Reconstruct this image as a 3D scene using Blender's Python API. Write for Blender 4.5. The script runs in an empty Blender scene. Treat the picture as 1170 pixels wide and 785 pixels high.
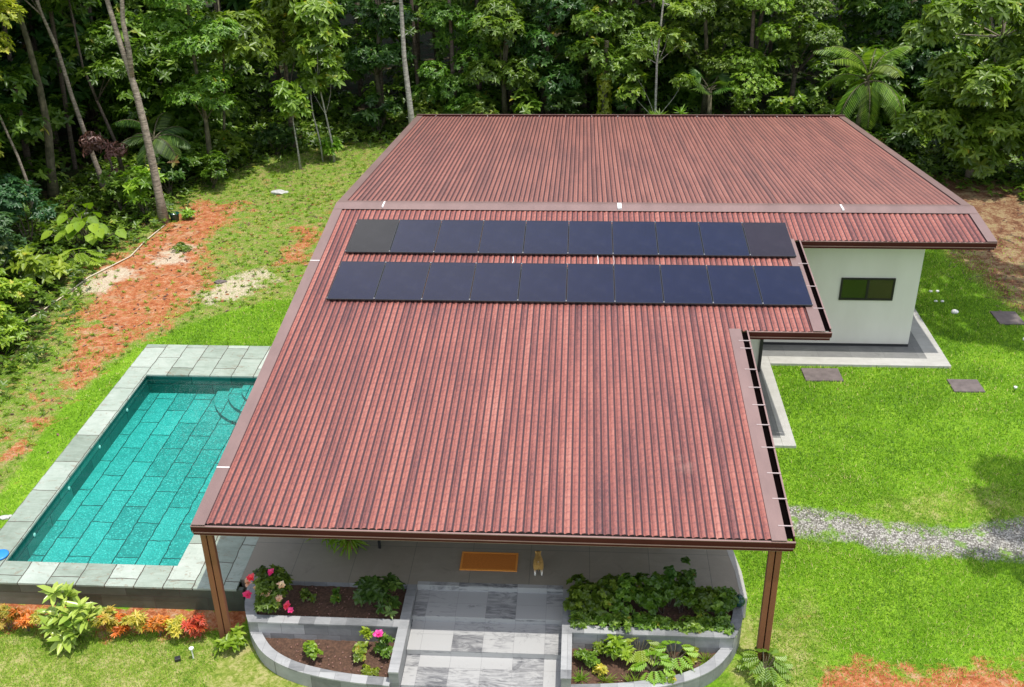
import bpy, bmesh, math, random
import numpy as np
from mathutils import Vector, Matrix

scene = bpy.context.scene
COL = scene.collection
random.seed(7)
RNG = np.random.default_rng(11)

# ------------------------------------------------------------------ camera
def make_camera():
    pitch, yaw, roll = math.radians(27.875), math.radians(-4.141), math.radians(-1.047)
    F = Vector((math.sin(yaw)*math.cos(pitch), math.cos(yaw)*math.cos(pitch), -math.sin(pitch)))
    r = Vector((math.cos(yaw), -math.sin(yaw), 0)); u = r.cross(F)
    R = r*math.cos(roll)+u*math.sin(roll); U = -r*math.sin(roll)+u*math.cos(roll)
    cam = bpy.data.cameras.new('camera'); cam.sensor_width = 36; cam.lens = 1192.35/1170*36
    cam.clip_end = 2000; cam.clip_start = 0.1
    o = bpy.data.objects.new('camera', cam); COL.objects.link(o)
    M = Matrix.Identity(4)
    for i in range(3):
        M[i][0] = R[i]; M[i][1] = U[i]; M[i][2] = -F[i]
    M[0][3], M[1][3], M[2][3] = 6.910, -14.655, 14.469
    o.matrix_world = M
    scene.camera = o
make_camera()

# ------------------------------------------------------------------ light
SUN_TRAVEL = Vector((-0.24, 0.11, -1.0)).normalized()
def make_light():
    w = bpy.data.worlds.new('World'); scene.world = w; w.use_nodes = True
    nt = w.node_tree
    sky = nt.nodes.new('ShaderNodeTexSky'); sky.sky_type = 'NISHITA'; sky.sun_disc = False
    d = -SUN_TRAVEL
    sky.sun_elevation = math.asin(d.z); sky.sun_rotation = math.atan2(d.x, d.y)
    sky.air_density = 1.2; sky.dust_density = 2.0; sky.ozone_density = 1.0
    bg = nt.nodes['Background']; bg.inputs[1].default_value = 0.15
    # added unseen cloud: whitens the blue sky for more fill and reflections
    tc = nt.nodes.new('ShaderNodeTexCoord'); no = nt.nodes.new('ShaderNodeTexNoise'); no.inputs['Scale'].default_value = 2.2; no.inputs['Detail'].default_value = 7; no.inputs['Roughness'].default_value = .6
    nt.links.new(tc.outputs['Generated'], no.inputs['Vector'])
    rp = nt.nodes.new('ShaderNodeValToRGB'); rp.color_ramp.elements[0].position = .45; rp.color_ramp.elements[1].position = .66
    nt.links.new(no.outputs['Fac'], rp.inputs[0])
    mx = nt.nodes.new('ShaderNodeMix'); mx.data_type = 'RGBA'; nt.links.new(rp.outputs[0], mx.inputs[0]); nt.links.new(sky.outputs[0], mx.inputs[6]); mx.inputs[7].default_value = (7.4, 7.2, 6.9, 1)
    nt.links.new(mx.outputs[2], bg.inputs[0])
    s = bpy.data.lights.new('sun', 'SUN'); s.energy = 2.9; s.angle = math.radians(0.6); s.color = (1, .96, .89)
    o = bpy.data.objects.new('sun', s); COL.objects.link(o)
    o.rotation_euler = SUN_TRAVEL.to_track_quat('-Z', 'Y').to_euler()
make_light()
scene.view_settings.view_transform = 'Standard'; scene.view_settings.look = 'None'
scene.view_settings.gamma = 1.0; scene.view_settings.exposure = 0.62
scene.view_settings.use_curve_mapping = False
scene.render.engine = 'CYCLES'
scene.cycles.max_bounces = 7; scene.cycles.diffuse_bounces = 3; scene.cycles.transparent_max_bounces = 8

# ------------------------------------------------------------------ dimensions (metres)
W1, W2, W3 = 10.726, 12.606, 17.592
YJ, YG, YR, YB = 6.65, 10.969, 12.882, 28.068
ZE, ZR, ZB = 2.86, 4.212, 2.486
ZD = 0.6                      # deck and patio level
def zroof(y):
    return ZE+(ZR-ZE)*y/YR if y <= YR else ZR+(ZB-ZR)*(y-YR)/(YB-YR)
def smooth(t):
    t = np.clip(t, 0, 1); return t*t*(3-2*t)

# ------------------------------------------------------------------ material helpers
class NT:
    def __init__(s, name):
        s.m = bpy.data.materials.new(name); s.m.use_nodes = True
        s.t = s.m.node_tree; s.b = s.t.nodes['Principled BSDF']; s.out = s.t.nodes['Material Output']
    def n(s, typ, **kw):
        x = s.t.nodes.new(typ)
        for k, v in kw.items():
            setattr(x, k, v)
        return x
    def l(s, a, b): s.t.links.new(a, b)
    def val(s, x, sock):
        if hasattr(x, 'links') or hasattr(x, 'is_linked'): s.l(x, sock)
        else:
            sock.default_value = x if not isinstance(x, tuple) or len(x) == 4 or sock.type == 'VECTOR' else (*x, 1)
    def co(s, kind='Object'):
        return s.n('ShaderNodeTexCoord').outputs[kind]
    def pos(s): return s.n('ShaderNodeNewGeometry').outputs['Position']
    def map(s, v, scale=(1, 1, 1), rot=(0, 0, 0), loc=(0, 0, 0)):
        m = s.n('ShaderNodeMapping'); s.l(v, m.inputs[0])
        m.inputs['Scale'].default_value = scale; m.inputs['Rotation'].default_value = rot; m.inputs['Location'].default_value = loc
        return m.outputs[0]
    def noise(s, v, scale, detail=4, rough=.6, dist=0):
        x = s.n('ShaderNodeTexNoise'); s.l(v, x.inputs['Vector']); x.inputs['Scale'].default_value = scale
        x.inputs['Detail'].default_value = detail; x.inputs['Roughness'].default_value = rough; x.inputs['Distortion'].default_value = dist
        return x.outputs['Fac']
    def vor(s, v, scale, out='Distance', feature='F1'):
        x = s.n('ShaderNodeTexVoronoi', feature=feature); s.l(v, x.inputs['Vector']); x.inputs['Scale'].default_value = scale
        return x.outputs[out]
    def ramp(s, f, stops):
        x = s.n('ShaderNodeValToRGB'); s.l(f, x.inputs[0]); e = x.color_ramp.elements
        while len(e) < len(stops): e.new(0.5)
        for i, (p, c) in enumerate(stops):
            e[i].position = p
            e[i].color = (*c, 1) if isinstance(c, tuple) else (c, c, c, 1)
        return x.outputs[0]
    def mix(s, f, a, b, mode='MIX'):
        x = s.n('ShaderNodeMix', data_type='RGBA', blend_type=mode)
        s.val(f, x.inputs[0]); s.val(a, x.inputs[6]); s.val(b, x.inputs[7]); return x.outputs[2]
    def math(s, op, a, b=0.0, c=None):
        x = s.n('ShaderNodeMath', operation=op); s.val(a, x.inputs[0]); s.val(b, x.inputs[1])
        if c is not None: s.val(c, x.inputs[2])
        return x.outputs[0]
    def sep(s, v):
        x = s.n('ShaderNodeSeparateXYZ'); s.l(v, x.inputs[0]); return x.outputs
    def comb(s, a, b, c):
        x = s.n('ShaderNodeCombineXYZ'); s.val(a, x.inputs[0]); s.val(b, x.inputs[1]); s.val(c, x.inputs[2]); return x.outputs[0]
    def attr(s, name): 
        return s.n('ShaderNodeAttribute', attribute_name=name).outputs
    def bump(s, h, strength=.3, dist=.02):
        x = s.n('ShaderNodeBump'); s.l(h, x.inputs['Height']); x.inputs['Strength'].default_value = strength
        x.inputs['Distance'].default_value = dist; s.l(x.outputs[0], s.b.inputs['Normal']); return x.outputs[0]
    def set(s, color=None, rough=None, metal=None, spec=None):
        if color is not None: s.val(color, s.b.inputs['Base Color'])
        if rough is not None: s.val(rough, s.b.inputs['Roughness'])
        if metal is not None: s.b.inputs['Metallic'].default_value = metal
        if spec is not None: s.b.inputs['Specular IOR Level'].default_value = spec
        return s.m

def plain(name, col, rough=.6, metal=0, var=.12, scale=8, bump=.1):
    t = NT(name); v = t.co(); f = t.noise(v, scale, 5)
    a = tuple(c*(1-var) for c in col); b = tuple(min(1, c*(1+var)) for c in col)
    c = t.ramp(f, [(.3, a), (.7, b)])
    if bump: t.bump(t.noise(v, scale*8, 3), bump, .004)
    return t.set(c, rough, metal)

def leaf_mat(name, dark, mid, light, odd=None, trans=.40, rough=.38):
    """leaf colour picked leaf by leaf from the 'tint' attribute"""
    t = NT(name); tint = t.attr('tint')[2]
    stops = [(0, dark), (.5, mid), (.92, light)]
    if odd: stops.append((.985, odd))
    c = t.ramp(tint, stops)
    rnd = t.n('ShaderNodeObjectInfo').outputs['Random']
    hs = t.n('ShaderNodeHueSaturation'); t.l(c, hs.inputs['Color'])
    t.l(t.math('MULTIPLY_ADD', rnd, .034, .466), hs.inputs['Hue']); t.l(t.math('MULTIPLY_ADD', rnd, .3, 1.0), hs.inputs['Value'])
    c = hs.outputs[0]
    t.set(c, rough, 0, .5)
    tr = t.n('ShaderNodeBsdfTranslucent'); tc = t.mix(1.0, c, (1.15, 1.3, .45), 'MULTIPLY'); t.l(tc, tr.inputs[0])
    mx = t.n('ShaderNodeMixShader'); mx.inputs[0].default_value = trans
    t.l(t.b.outputs[0], mx.inputs[1]); t.l(tr.outputs[0], mx.inputs[2]); t.l(mx.outputs[0], t.out.inputs[0])
    return t.m

def bark(name, a, b, ring=True):
    t = NT(name); v = t.co()
    f = t.noise(t.map(v, (6, 6, 1.5)), 3, 6, .7)
    g = t.noise(t.map(v, (2, 2, 9 if ring else 2)), 2.5, 3, .6)
    c = t.mix(t.ramp(g, [(.35, 0.0), (.65, 1.0)]), t.ramp(f, [(.3, a), (.7, b)]), tuple(x*.55 for x in a))
    t.bump(f, .5, .02)
    return t.set(c, .85)

M = {}
def roof_mat():
    t = NT('roof_sheet'); v = t.co(); x, y, z = t.sep(v)
    p = .14
    cell = t.math('FLOOR', t.math('DIVIDE', x, p))
    fr = t.math('FRACT', t.math('DIVIDE', x, p))
    # weathering that runs down each rib
    wn = t.noise(t.comb(t.math('MULTIPLY', cell, 1.7), t.math('MULTIPLY', y, .13), 0.0), 1.0, 3, .7)
    wn2 = t.noise(t.map(v, (.55, .25, 1)), 1.0, 4, .6)
    wn3 = t.noise(t.map(v, (22, 9, 1)), 1.0, 5, .8)
    s = t.math('ADD', t.math('MULTIPLY', wn, .42), t.math('ADD', t.math('MULTIPLY', wn2, .20), t.math('MULTIPLY', wn3, .38)))
    c = t.ramp(s, [(.38, (.105, .045, .046)), (.45, (.215, .080, .070)), (.53, (.33, .115, .090)), (.62, (.41, .175, .138))])
    # small blotches of the clay-tone print and the tile courses
    c = t.mix(t.ramp(t.vor(t.map(v, (14, 7, 1)), 1.0), [(.0, .35), (.25, 0.0)]), c, (.14, .05, .055))
    cy = t.math('FRACT', t.math('DIVIDE', y, .2))
    c = t.mix(t.ramp(cy, [(.0, .5), (.12, .15), (.2, 0.0), (.86, 0.0), (1.0, .4)]), c, (.16, .055, .06))
    c = t.mix(t.math('MULTIPLY', t.math('GREATER_THAN', y, 7.88), .38), c, (.25, .145, .12))   # the rear slope is greyer and less red
    # second crease on some of the ribs
    c = t.mix(t.math('MULTIPLY', t.ramp(t.math('ABSOLUTE', t.math('SUBTRACT', fr, .30)), [(.02, 1.0), (.07, 0.0)]), t.ramp(wn, [(.42, .8), (.58, 0.0)])), c, (.07, .028, .03))
    # occlusion shade painted along with dirt into the valley between two ribs
    c = t.mix(t.ramp(t.math('ABSOLUTE', t.math('SUBTRACT', fr, .5)), [(.30, 0.0), (.38, .7), (.43, 1.0)]), c, (.035, .015, .018))
    c = t.mix(t.ramp(t.noise(v, .9, 5, .7), [(.66, 0.0), (.8, .25)]), c, (.42, .27, .22))
    rows = t.ramp(cy, [(0, 0.0), (.12, 1.0), (1.0, .5)])
    t.bump(rows, .4, .012)
    return t.set(c, t.ramp(t.noise(v, 5), [(.3, .45), (.7, .65)]), 0, .4)
M['roof'] = roof_mat()
def flash_mat(name, col, rough=.42):
    t = NT(name); v = t.co()
    f = t.noise(t.map(v, (1.2, .5, 1)), 1.3, 5, .65)
    a = tuple(c*.82 for c in col); b = tuple(c*1.12 for c in col)
    c = t.ramp(f, [(.3, a), (.7, b)])
    c = t.mix(t.ramp(t.noise(v, 7, 5, .75), [(.6, 0.0), (.75, .35)]), c, tuple(x*.6 for x in col))
    return t.set(c, rough, 0, .5 if rough < .6 else .12)
M['flash'] = flash_mat('painted_flashing', (.20, .128, .116))
M['gutter'] = flash_mat('gutter_brown', (.070, .017, .013), .75)
M['lip'] = flash_mat('gutter_lip', (.24, .15, .135), .4)
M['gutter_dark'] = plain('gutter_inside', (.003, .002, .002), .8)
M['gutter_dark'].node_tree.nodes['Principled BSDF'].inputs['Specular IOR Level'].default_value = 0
M['strap'] = plain('strap', (.40, .32, .31), .4)
M['sealant'] = plain('sealant', (.78, .76, .75), .5)
M['soffit'] = plain('soffit', (.30, .21, .17), .7)
M['steel'] = flash_mat('post_steel', (.20, .075, .042), .45)
def wall_mat():
    t = NT('wall_paint'); v = t.co()
    f = t.noise(t.map(v, (1, 1, .4)), .8, 5, .6); c = t.ramp(f, [(.3, (.62, .60, .54)), (.7, (.72, .70, .64))])
    z = t.sep(v)[2]
    c = t.mix(t.math('MULTIPLY', t.ramp(t.math('ADD', z, t.math('MULTIPLY', t.noise(v, 3, 5), .35)), [(.75, .45), (1.0, 0.0)]), .5), c, (.42, .33, .26))
    t.bump(t.noise(v, 60, 3), .12, .003); return t.set(c, .8)
M['wall'] = wall_mat()
M['skirting'] = plain('dark_skirting', (.02, .02, .022), .6)
M['frame'] = plain('bronze_frame', (.007, .006, .006), .5)
def glass_mat(name, col, rough=.05):
    t = NT(name); v = t.co(); c = t.ramp(t.noise(v, 1.2, 3), [(.3, col), (.7, tuple(x*1.8 for x in col))])
    return t.set(c, rough, 0, .9)
M['glass'] = glass_mat('window_glass', (.022, .014, .012), .15); M['glass_green_reflection'] = glass_mat('window_glass_green_reflection', (.012, .018, .006), .12)  # the green pane has a reflection painted into its base colour
def panel_mat(name, col, rough):
    t = NT(name); v = t.co(); x, y, z = t.sep(v)
    gx = t.math('ABSOLUTE', t.math('SUBTRACT', t.math('FRACT', t.math('DIVIDE', x, .189)), .5))
    gy = t.math('ABSOLUTE', t.math('SUBTRACT', t.math('FRACT', t.math('DIVIDE', y, .0925)), .5))
    g = t.math('MAXIMUM', t.ramp(gx, [(.48, 0.0), (.495, 1.0)]), t.ramp(gy, [(.47, 0.0), (.495, .7)]))
    c = t.ramp(t.noise(v, 1.1, 3), [(.3, col), (.7, tuple(a*1.35 for a in col))])
    c = t.mix(t.math('MULTIPLY', g, .35), c, tuple(a*1.9 for a in col))
    dust = t.ramp(t.noise(v, 2.6, 6, .7), [(.5, 0.0), (.85, .05)])
    c = t.mix(dust, c, (.22, .22, .23))
    return t.set(c, rough, 0, .28)
M['cell'] = panel_mat('solar_cells', (.005, .007, .026), .2)
M['cell_brown'] = panel_mat('solar_cells_neutral', (.009, .009, .012), .2)
M['cell_purple'] = panel_mat('solar_cells_purple', (.014, .009, .015), .24)
M['alu_dark'] = plain('black_aluminium', (.06, .065, .07), .35, .6)
M['alu'] = plain('aluminium', (.42, .42, .42), .38, .7)
def stone_mat(name, cols, bw, bh, mortar, msize=.006, rough=.5, swap=True, vein=.35, wallz=False, spread=1.0, caustic_mott=0.0, off=(0, 0), warp=0.0, rust=0.0, flow=0):
    """slabs of natural stone; cols = ramp of three tones, one random tone per slab"""
    t = NT(name); v = t.co(); x, y, z = t.sep(v)
    if warp:
        wv = t.n('ShaderNodeTexNoise'); t.l(v, wv.inputs['Vector']); wv.inputs['Scale'].default_value = 3.5; wv.inputs['Detail'].default_value = 4
        wc = t.sep(wv.outputs['Color']); x = t.math('ADD', x, t.math('MULTIPLY', t.math('SUBTRACT', wc[0], .5), warp*2)); y = t.math('ADD', y, t.math('MULTIPLY', t.math('SUBTRACT', wc[1], .5), warp*2))
    if flow: y = t.math('ADD', y, t.math('MULTIPLY', z, 16.0))
    x = t.math('ADD', x, off[1]); y = t.math('ADD', y, off[0])
    if wallz: vv = t.comb(t.math('ADD', x, y), z, 0.0)
    else: vv = t.comb(y, x, 0.0) if swap else t.comb(x, y, 0.0)
    br = t.n('ShaderNodeTexBrick'); t.l(vv, br.inputs['Vector'])
    br.offset = .5 if swap else .0; br.inputs['Scale'].default_value = 1; br.inputs['Brick Width'].default_value = bw
    br.inputs['Row Height'].default_value = bh; br.inputs['Mortar Size'].default_value = msize; br.inputs['Mortar Smooth'].default_value = .3
    br.inputs['Color1'].default_value = (0, 0, 0, 1); br.inputs['Color2'].default_value = (1, 1, 1, 1); br.inputs['Mortar'].default_value = (.5, .5, .5, 1)
    n1 = t.noise(v, 1.6, 6, .65, 1.2); n2 = t.noise(t.map(v, (1.4, 5.5, 3), (0, 0, .15 if flow else .35)), 1.2 if flow else 1.5, 6, .65, 3.0 if flow else .8)
    f = t.math('ADD', t.math('MULTIPLY', br.outputs['Color'], .38*spread), t.math('ADD', t.math('MULTIPLY', n1, .36), t.math('MULTIPLY', n2, .36*vein/.35)))
    c = t.ramp(f, [(.30, cols[0]), (.52, cols[1]), (.75, cols[2])])
    if caustic_mott:  # pale cells paint water caustics into the stone colour, dark specks are grain
        m = t.vor(t.map(v, (1, 1, 1)), 17); c = t.mix(t.ramp(m, [(.15, caustic_mott), (.45, 0.0)]), c, cols[2])
        m2 = t.noise(v, 38, 3, .7); c = t.mix(t.ramp(m2, [(.45, 0.0), (.62, caustic_mott)]), c, cols[0])
    st = t.ramp(t.noise(v, 2.2, 7, .75, .6), [(.60, 0.0), (.72, .55)])
    c = t.mix(st, c, tuple(a*.62 for a in cols[0]))
    if rust:
        rs = t.ramp(t.noise(t.map(v, (1.6, 3.2, 1), (0, 0, .7)), 1.4, 8, .78, 1.8), [(.56, 0.0), (.63, rust), (.68, rust*.2)])
        c = t.mix(rs, c, (.20, .13, .08))
    c = t.mix(br.outputs['Fac'], c, mortar)
    h = t.math('SUBTRACT', t.noise(v, 14, 5, .7), t.math('MULTIPLY', br.outputs['Fac'], 2.0)); t.bump(h, .35, .008)
    return t.set(c, rough, 0, .4)
M['deck'] = stone_mat('green_grey_deck_stone', [(.185, .225, .18), (.30, .355, .30), (.43, .475, .42)], 1.15, .598, (.07, .06, .045), .013, off=(0, 5.453), warp=.028, rust=.7)
M['pool_floor'] = stone_mat('pool_floor_stone', [(.028, .19, .18), (.052, .355, .335), (.15, .58, .55)], 1.2, .52, (.012, .06, .055), .016, spread=.5, caustic_mott=.9, warp=.04)
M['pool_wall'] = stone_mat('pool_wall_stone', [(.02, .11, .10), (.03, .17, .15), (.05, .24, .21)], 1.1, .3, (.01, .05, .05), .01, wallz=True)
M['deck_wall'] = stone_mat('deck_edge_stone', [(.05, .065, .05), (.085, .105, .08), (.13, .15, .12)], 1.1, .32, (.07, .07, .06), .01, wallz=True)
M['patio'] = stone_mat('patio_porcelain', [(.26, .23, .185), (.33, .295, .24), (.40, .36, .30)], 1.2, 1.2, (.14, .13, .11), .006, swap=False, spread=.2, vein=.2, rough=.55)
M['step'] = stone_mat('grey_veined_step_stone', [(.045, .048, .056), (.13, .132, .14), (.37, .37, .365)], .58, .70, (.22, .22, .22), .003, swap=False, spread=1.5, vein=.75, rough=.4, flow=1)
M['coping'] = stone_mat('planter_coping_stone', [(.13, .135, .14), (.26, .265, .27), (.38, .385, .385)], .30, .9, (.2, .2, .2), .004, swap=False, spread=1.0)
M['planter_face'] = stone_mat('planter_face_stone', [(.14, .145, .15), (.24, .245, .25), (.36, .365, .37)], .45, .32, (.12, .12, .12), .004, wallz=True)
M['walk_white'] = stone_mat('pale_walkway', [(.36, .35, .32), (.46, .45, .42), (.52, .51, .48)], 2.0, 6, (.4, .39, .36), .006, swap=False, spread=.2)
M['walk_grey'] = stone_mat('grey_walkway_tile', [(.15, .15, .145), (.20, .20, .19), (.26, .255, .24)], .9, .9, (.12, .12, .12), .005, swap=False, spread=.3)
M['slab'] = plain('stepping_slab', (.13, .105, .10), .8, 0, .25, 6, .4)
M['white'] = plain('white_plastic', (.78, .78, .76), .4)
M['black'] = plain('black_plastic', (.015, .015, .016), .5)
M['orange_mat'] = plain('orange_coir', (.55, .17, .02), .95, 0, .25, 60, .5)
M['orange_edge'] = plain('orange_mat_edge', (.72, .27, .04), .9, 0, .15, 40, .3)
M['blue'] = plain('blue_plastic', (.02, .22, .62), .4)
M['teal'] = plain('teal_glaze', (.01, .06, .05), .2)
M['rope'] = plain('pale_rope', (.55, .48, .36), .9)
M['rock'] = plain('pale_rock', (.42, .42, .40), .85, 0, .25, 12, .5)
M['rock_white'] = plain('white_stone', (.75, .74, .70), .7)
M['dirt'] = plain('planter_soil', (.085, .045, .028), .98, 0, .5, 22, .8)
M['redsoil'] = plain('red_clay', (.25, .09, .035), .95, 0, .35, 6, .8)
M['pot'] = plain('clay_pot', (.30, .14, .07), .8)
def water_mat():
    t = NT('pool_water'); v = t.co()
    tr = t.n('ShaderNodeBsdfTransparent'); tr.inputs[0].default_value = (.66, .99, .955, 1)
    gl = t.n('ShaderNodeBsdfGlossy'); gl.inputs['Roughness'].default_value = .02
    fr = t.n('ShaderNodeFresnel'); fr.inputs[0].default_value = 1.33
    h = t.math('ADD', t.noise(v, 5, 3, .5, .5), t.math('MULTIPLY', t.noise(v, 16, 2, .5), .35))
    b = t.n('ShaderNodeBump'); b.inputs['Strength'].default_value = .35; b.inputs['Distance'].default_value = .03; t.l(h, b.inputs['Height'])
    t.l(b.outputs[0], gl.inputs['Normal']); t.l(b.outputs[0], fr.inputs['Normal'])
    mx = t.n('ShaderNodeMixShader'); t.l(fr.outputs[0], mx.inputs[0]); t.l(tr.outputs[0], mx.inputs[1]); t.l(gl.outputs[0], mx.inputs[2])
    t.l(mx.outputs[0], t.out.inputs[0]); return t.m
M['water'] = water_mat()
def ground_mat():
    t = NT('ground'); v = t.pos()
    def mask(name, lo=.35, hi=.65, amp=.9, sc=1.3):
        amp = amp*1.0
        a = t.attr(name)[2]; n = t.noise(v, sc, 6, .72)
        return t.ramp(t.math('ADD', a, t.math('MULTIPLY', t.math('SUBTRACT', n, .5), amp)), [(lo, 0.0), (hi, 1.0)])
    f1 = t.noise(v, .8, 5, .65); f2 = t.noise(v, 13, 6, .8, .6); f3 = t.noise(v, 60, 3, .7)
    g = t.ramp(t.math('ADD', t.math('MULTIPLY', f2, .55), t.math('MULTIPLY', f1, .45)), [(.36, (.045, .10, .006)), (.5, (.125, .265, .010)), (.62, (.25, .41, .03))])
    dry = t.ramp(t.math('ADD', t.math('MULTIPLY', f2, .5), t.math('MULTIPLY', t.noise(v, 2.4, 5, .7), .5)), [(.40, (.09, .14, .02)), (.49, (.22, .24, .05)), (.57, (.44, .36, .18))])
    c = t.mix(t.math('MULTIPLY', mask('dry', .3, .8, 1.6, 2.2), .75), g, dry)
    sp = t.mix(t.ramp(t.noise(v, 3.2, 6, .75), [(.44, 0.0), (.62, 1.0)]), (.13, .24, .02), (.31, .25, .10))
    sp = t.mix(t.ramp(t.noise(v, 7, 6, .85), [(.56, 0.0), (.66, .8)]), sp, (.48, .38, .24))
    sp = t.mix(t.ramp(t.noise(t.map(v, (1, 1, 1), (0, 0, 0), (7, 2, 0)), 1.2, 7, .8), [(.57, 0.0), (.66, .7)]), sp, (.36, .13, .05))
    sp = t.mix(t.ramp(f2, [(.38, .8), (.5, 0.0)]), sp, (.06, .10, .015))
    c = t.mix(mask('sparse', .35, .6, .8, 2.5), c, sp)
    soil = t.ramp(t.math('ADD', t.math('MULTIPLY', f2, .5), t.math('MULTIPLY', t.noise(v, 4, 6, .7), .5)),
                  [(.36, (.13, .042, .02)), (.46, (.33, .098, .036)), (.53, (.43, .165, .072)), (.61, (.48, .31, .19))])
    soil = t.mix(t.ramp(t.noise(t.map(v, (1, 1, 1), (0, 0, .6), (3, 1, 0)), 1.5, 7, .78, .8), [(.54, 0.0), (.66, .75)]), soil, (.44, .33, .21))
    soil = t.mix(t.ramp(t.noise(v, 2.4, 7, .85), [(.55, 0.0), (.63, .85)]), soil, (.15, .21, .03))
    soil = t.mix(t.ramp(t.noise(t.map(v, (1, 3, 1), (0, 0, .9)), 5, 5, .8), [(.56, 0.0), (.66, .6)]), soil, (.12, .04, .02))
    c = t.mix(mask('soil', .42, .62, 2.4, 1.1), c, soil)
    sand = t.ramp(f2, [(.3, (.30, .24, .16)), (.6, (.58, .50, .38))])
    c = t.mix(t.math('MULTIPLY', mask('sand', .35, .62, 2.0, 1.6), .9), c, sand)
    lit = t.ramp(t.vor(v, 9, 'Color'), [(.2, (.02, .014, .008)), (.5, (.045, .028, .016)), (.8, (.09, .055, .035))])
    lit = t.mix(t.ramp(t.noise(v, 1.3, 5, .7), [(.40, 0.0), (.55, .8)]), lit, (.02, .045, .010))
    c = t.mix(mask('litter', .35, .65, .7, 1.0), c, lit)
    br = t.ramp(t.math('ADD', t.math('MULTIPLY', t.noise(v, 2.5, 6, .75), .6), t.math('MULTIPLY', f2, .4)), [(.38, (.07, .03, .018)), (.48, (.18, .085, .045)), (.56, (.30, .22, .12)), (.66, (.17, .21, .05))])
    c = t.mix(mask('brown', .35, .6, .8, 1.5), c, br)
    pv = t.vor(v, 27, 'Color'); gr = t.ramp(t.sep(pv)[0], [(.1, (.18, .17, .15)), (.5, (.34, .325, .29)), (.9, (.52, .50, .45))])
    gr = t.mix(t.ramp(t.vor(v, 27), [(.4, 0.0), (.8, .7)]), gr, (.08, .07, .055))
    gm = mask('gravel', .38, .62, 1.2, 2.2)
    gm = t.math('MULTIPLY', gm, t.ramp(t.noise(v, 2.6, 3), [(.56, 1.0), (.64, .3)]))
    c = t.mix(gm, c, gr)
    t.bump(t.math('ADD', t.math('MULTIPLY', f2, .6), t.math('ADD', t.math('MULTIPLY', f3, .4), t.math('MULTIPLY', gm, t.vor(v, 27)))), .8, .05)
    return t.set(c, .95, 0, .15)
M['ground'] = ground_mat()

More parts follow.
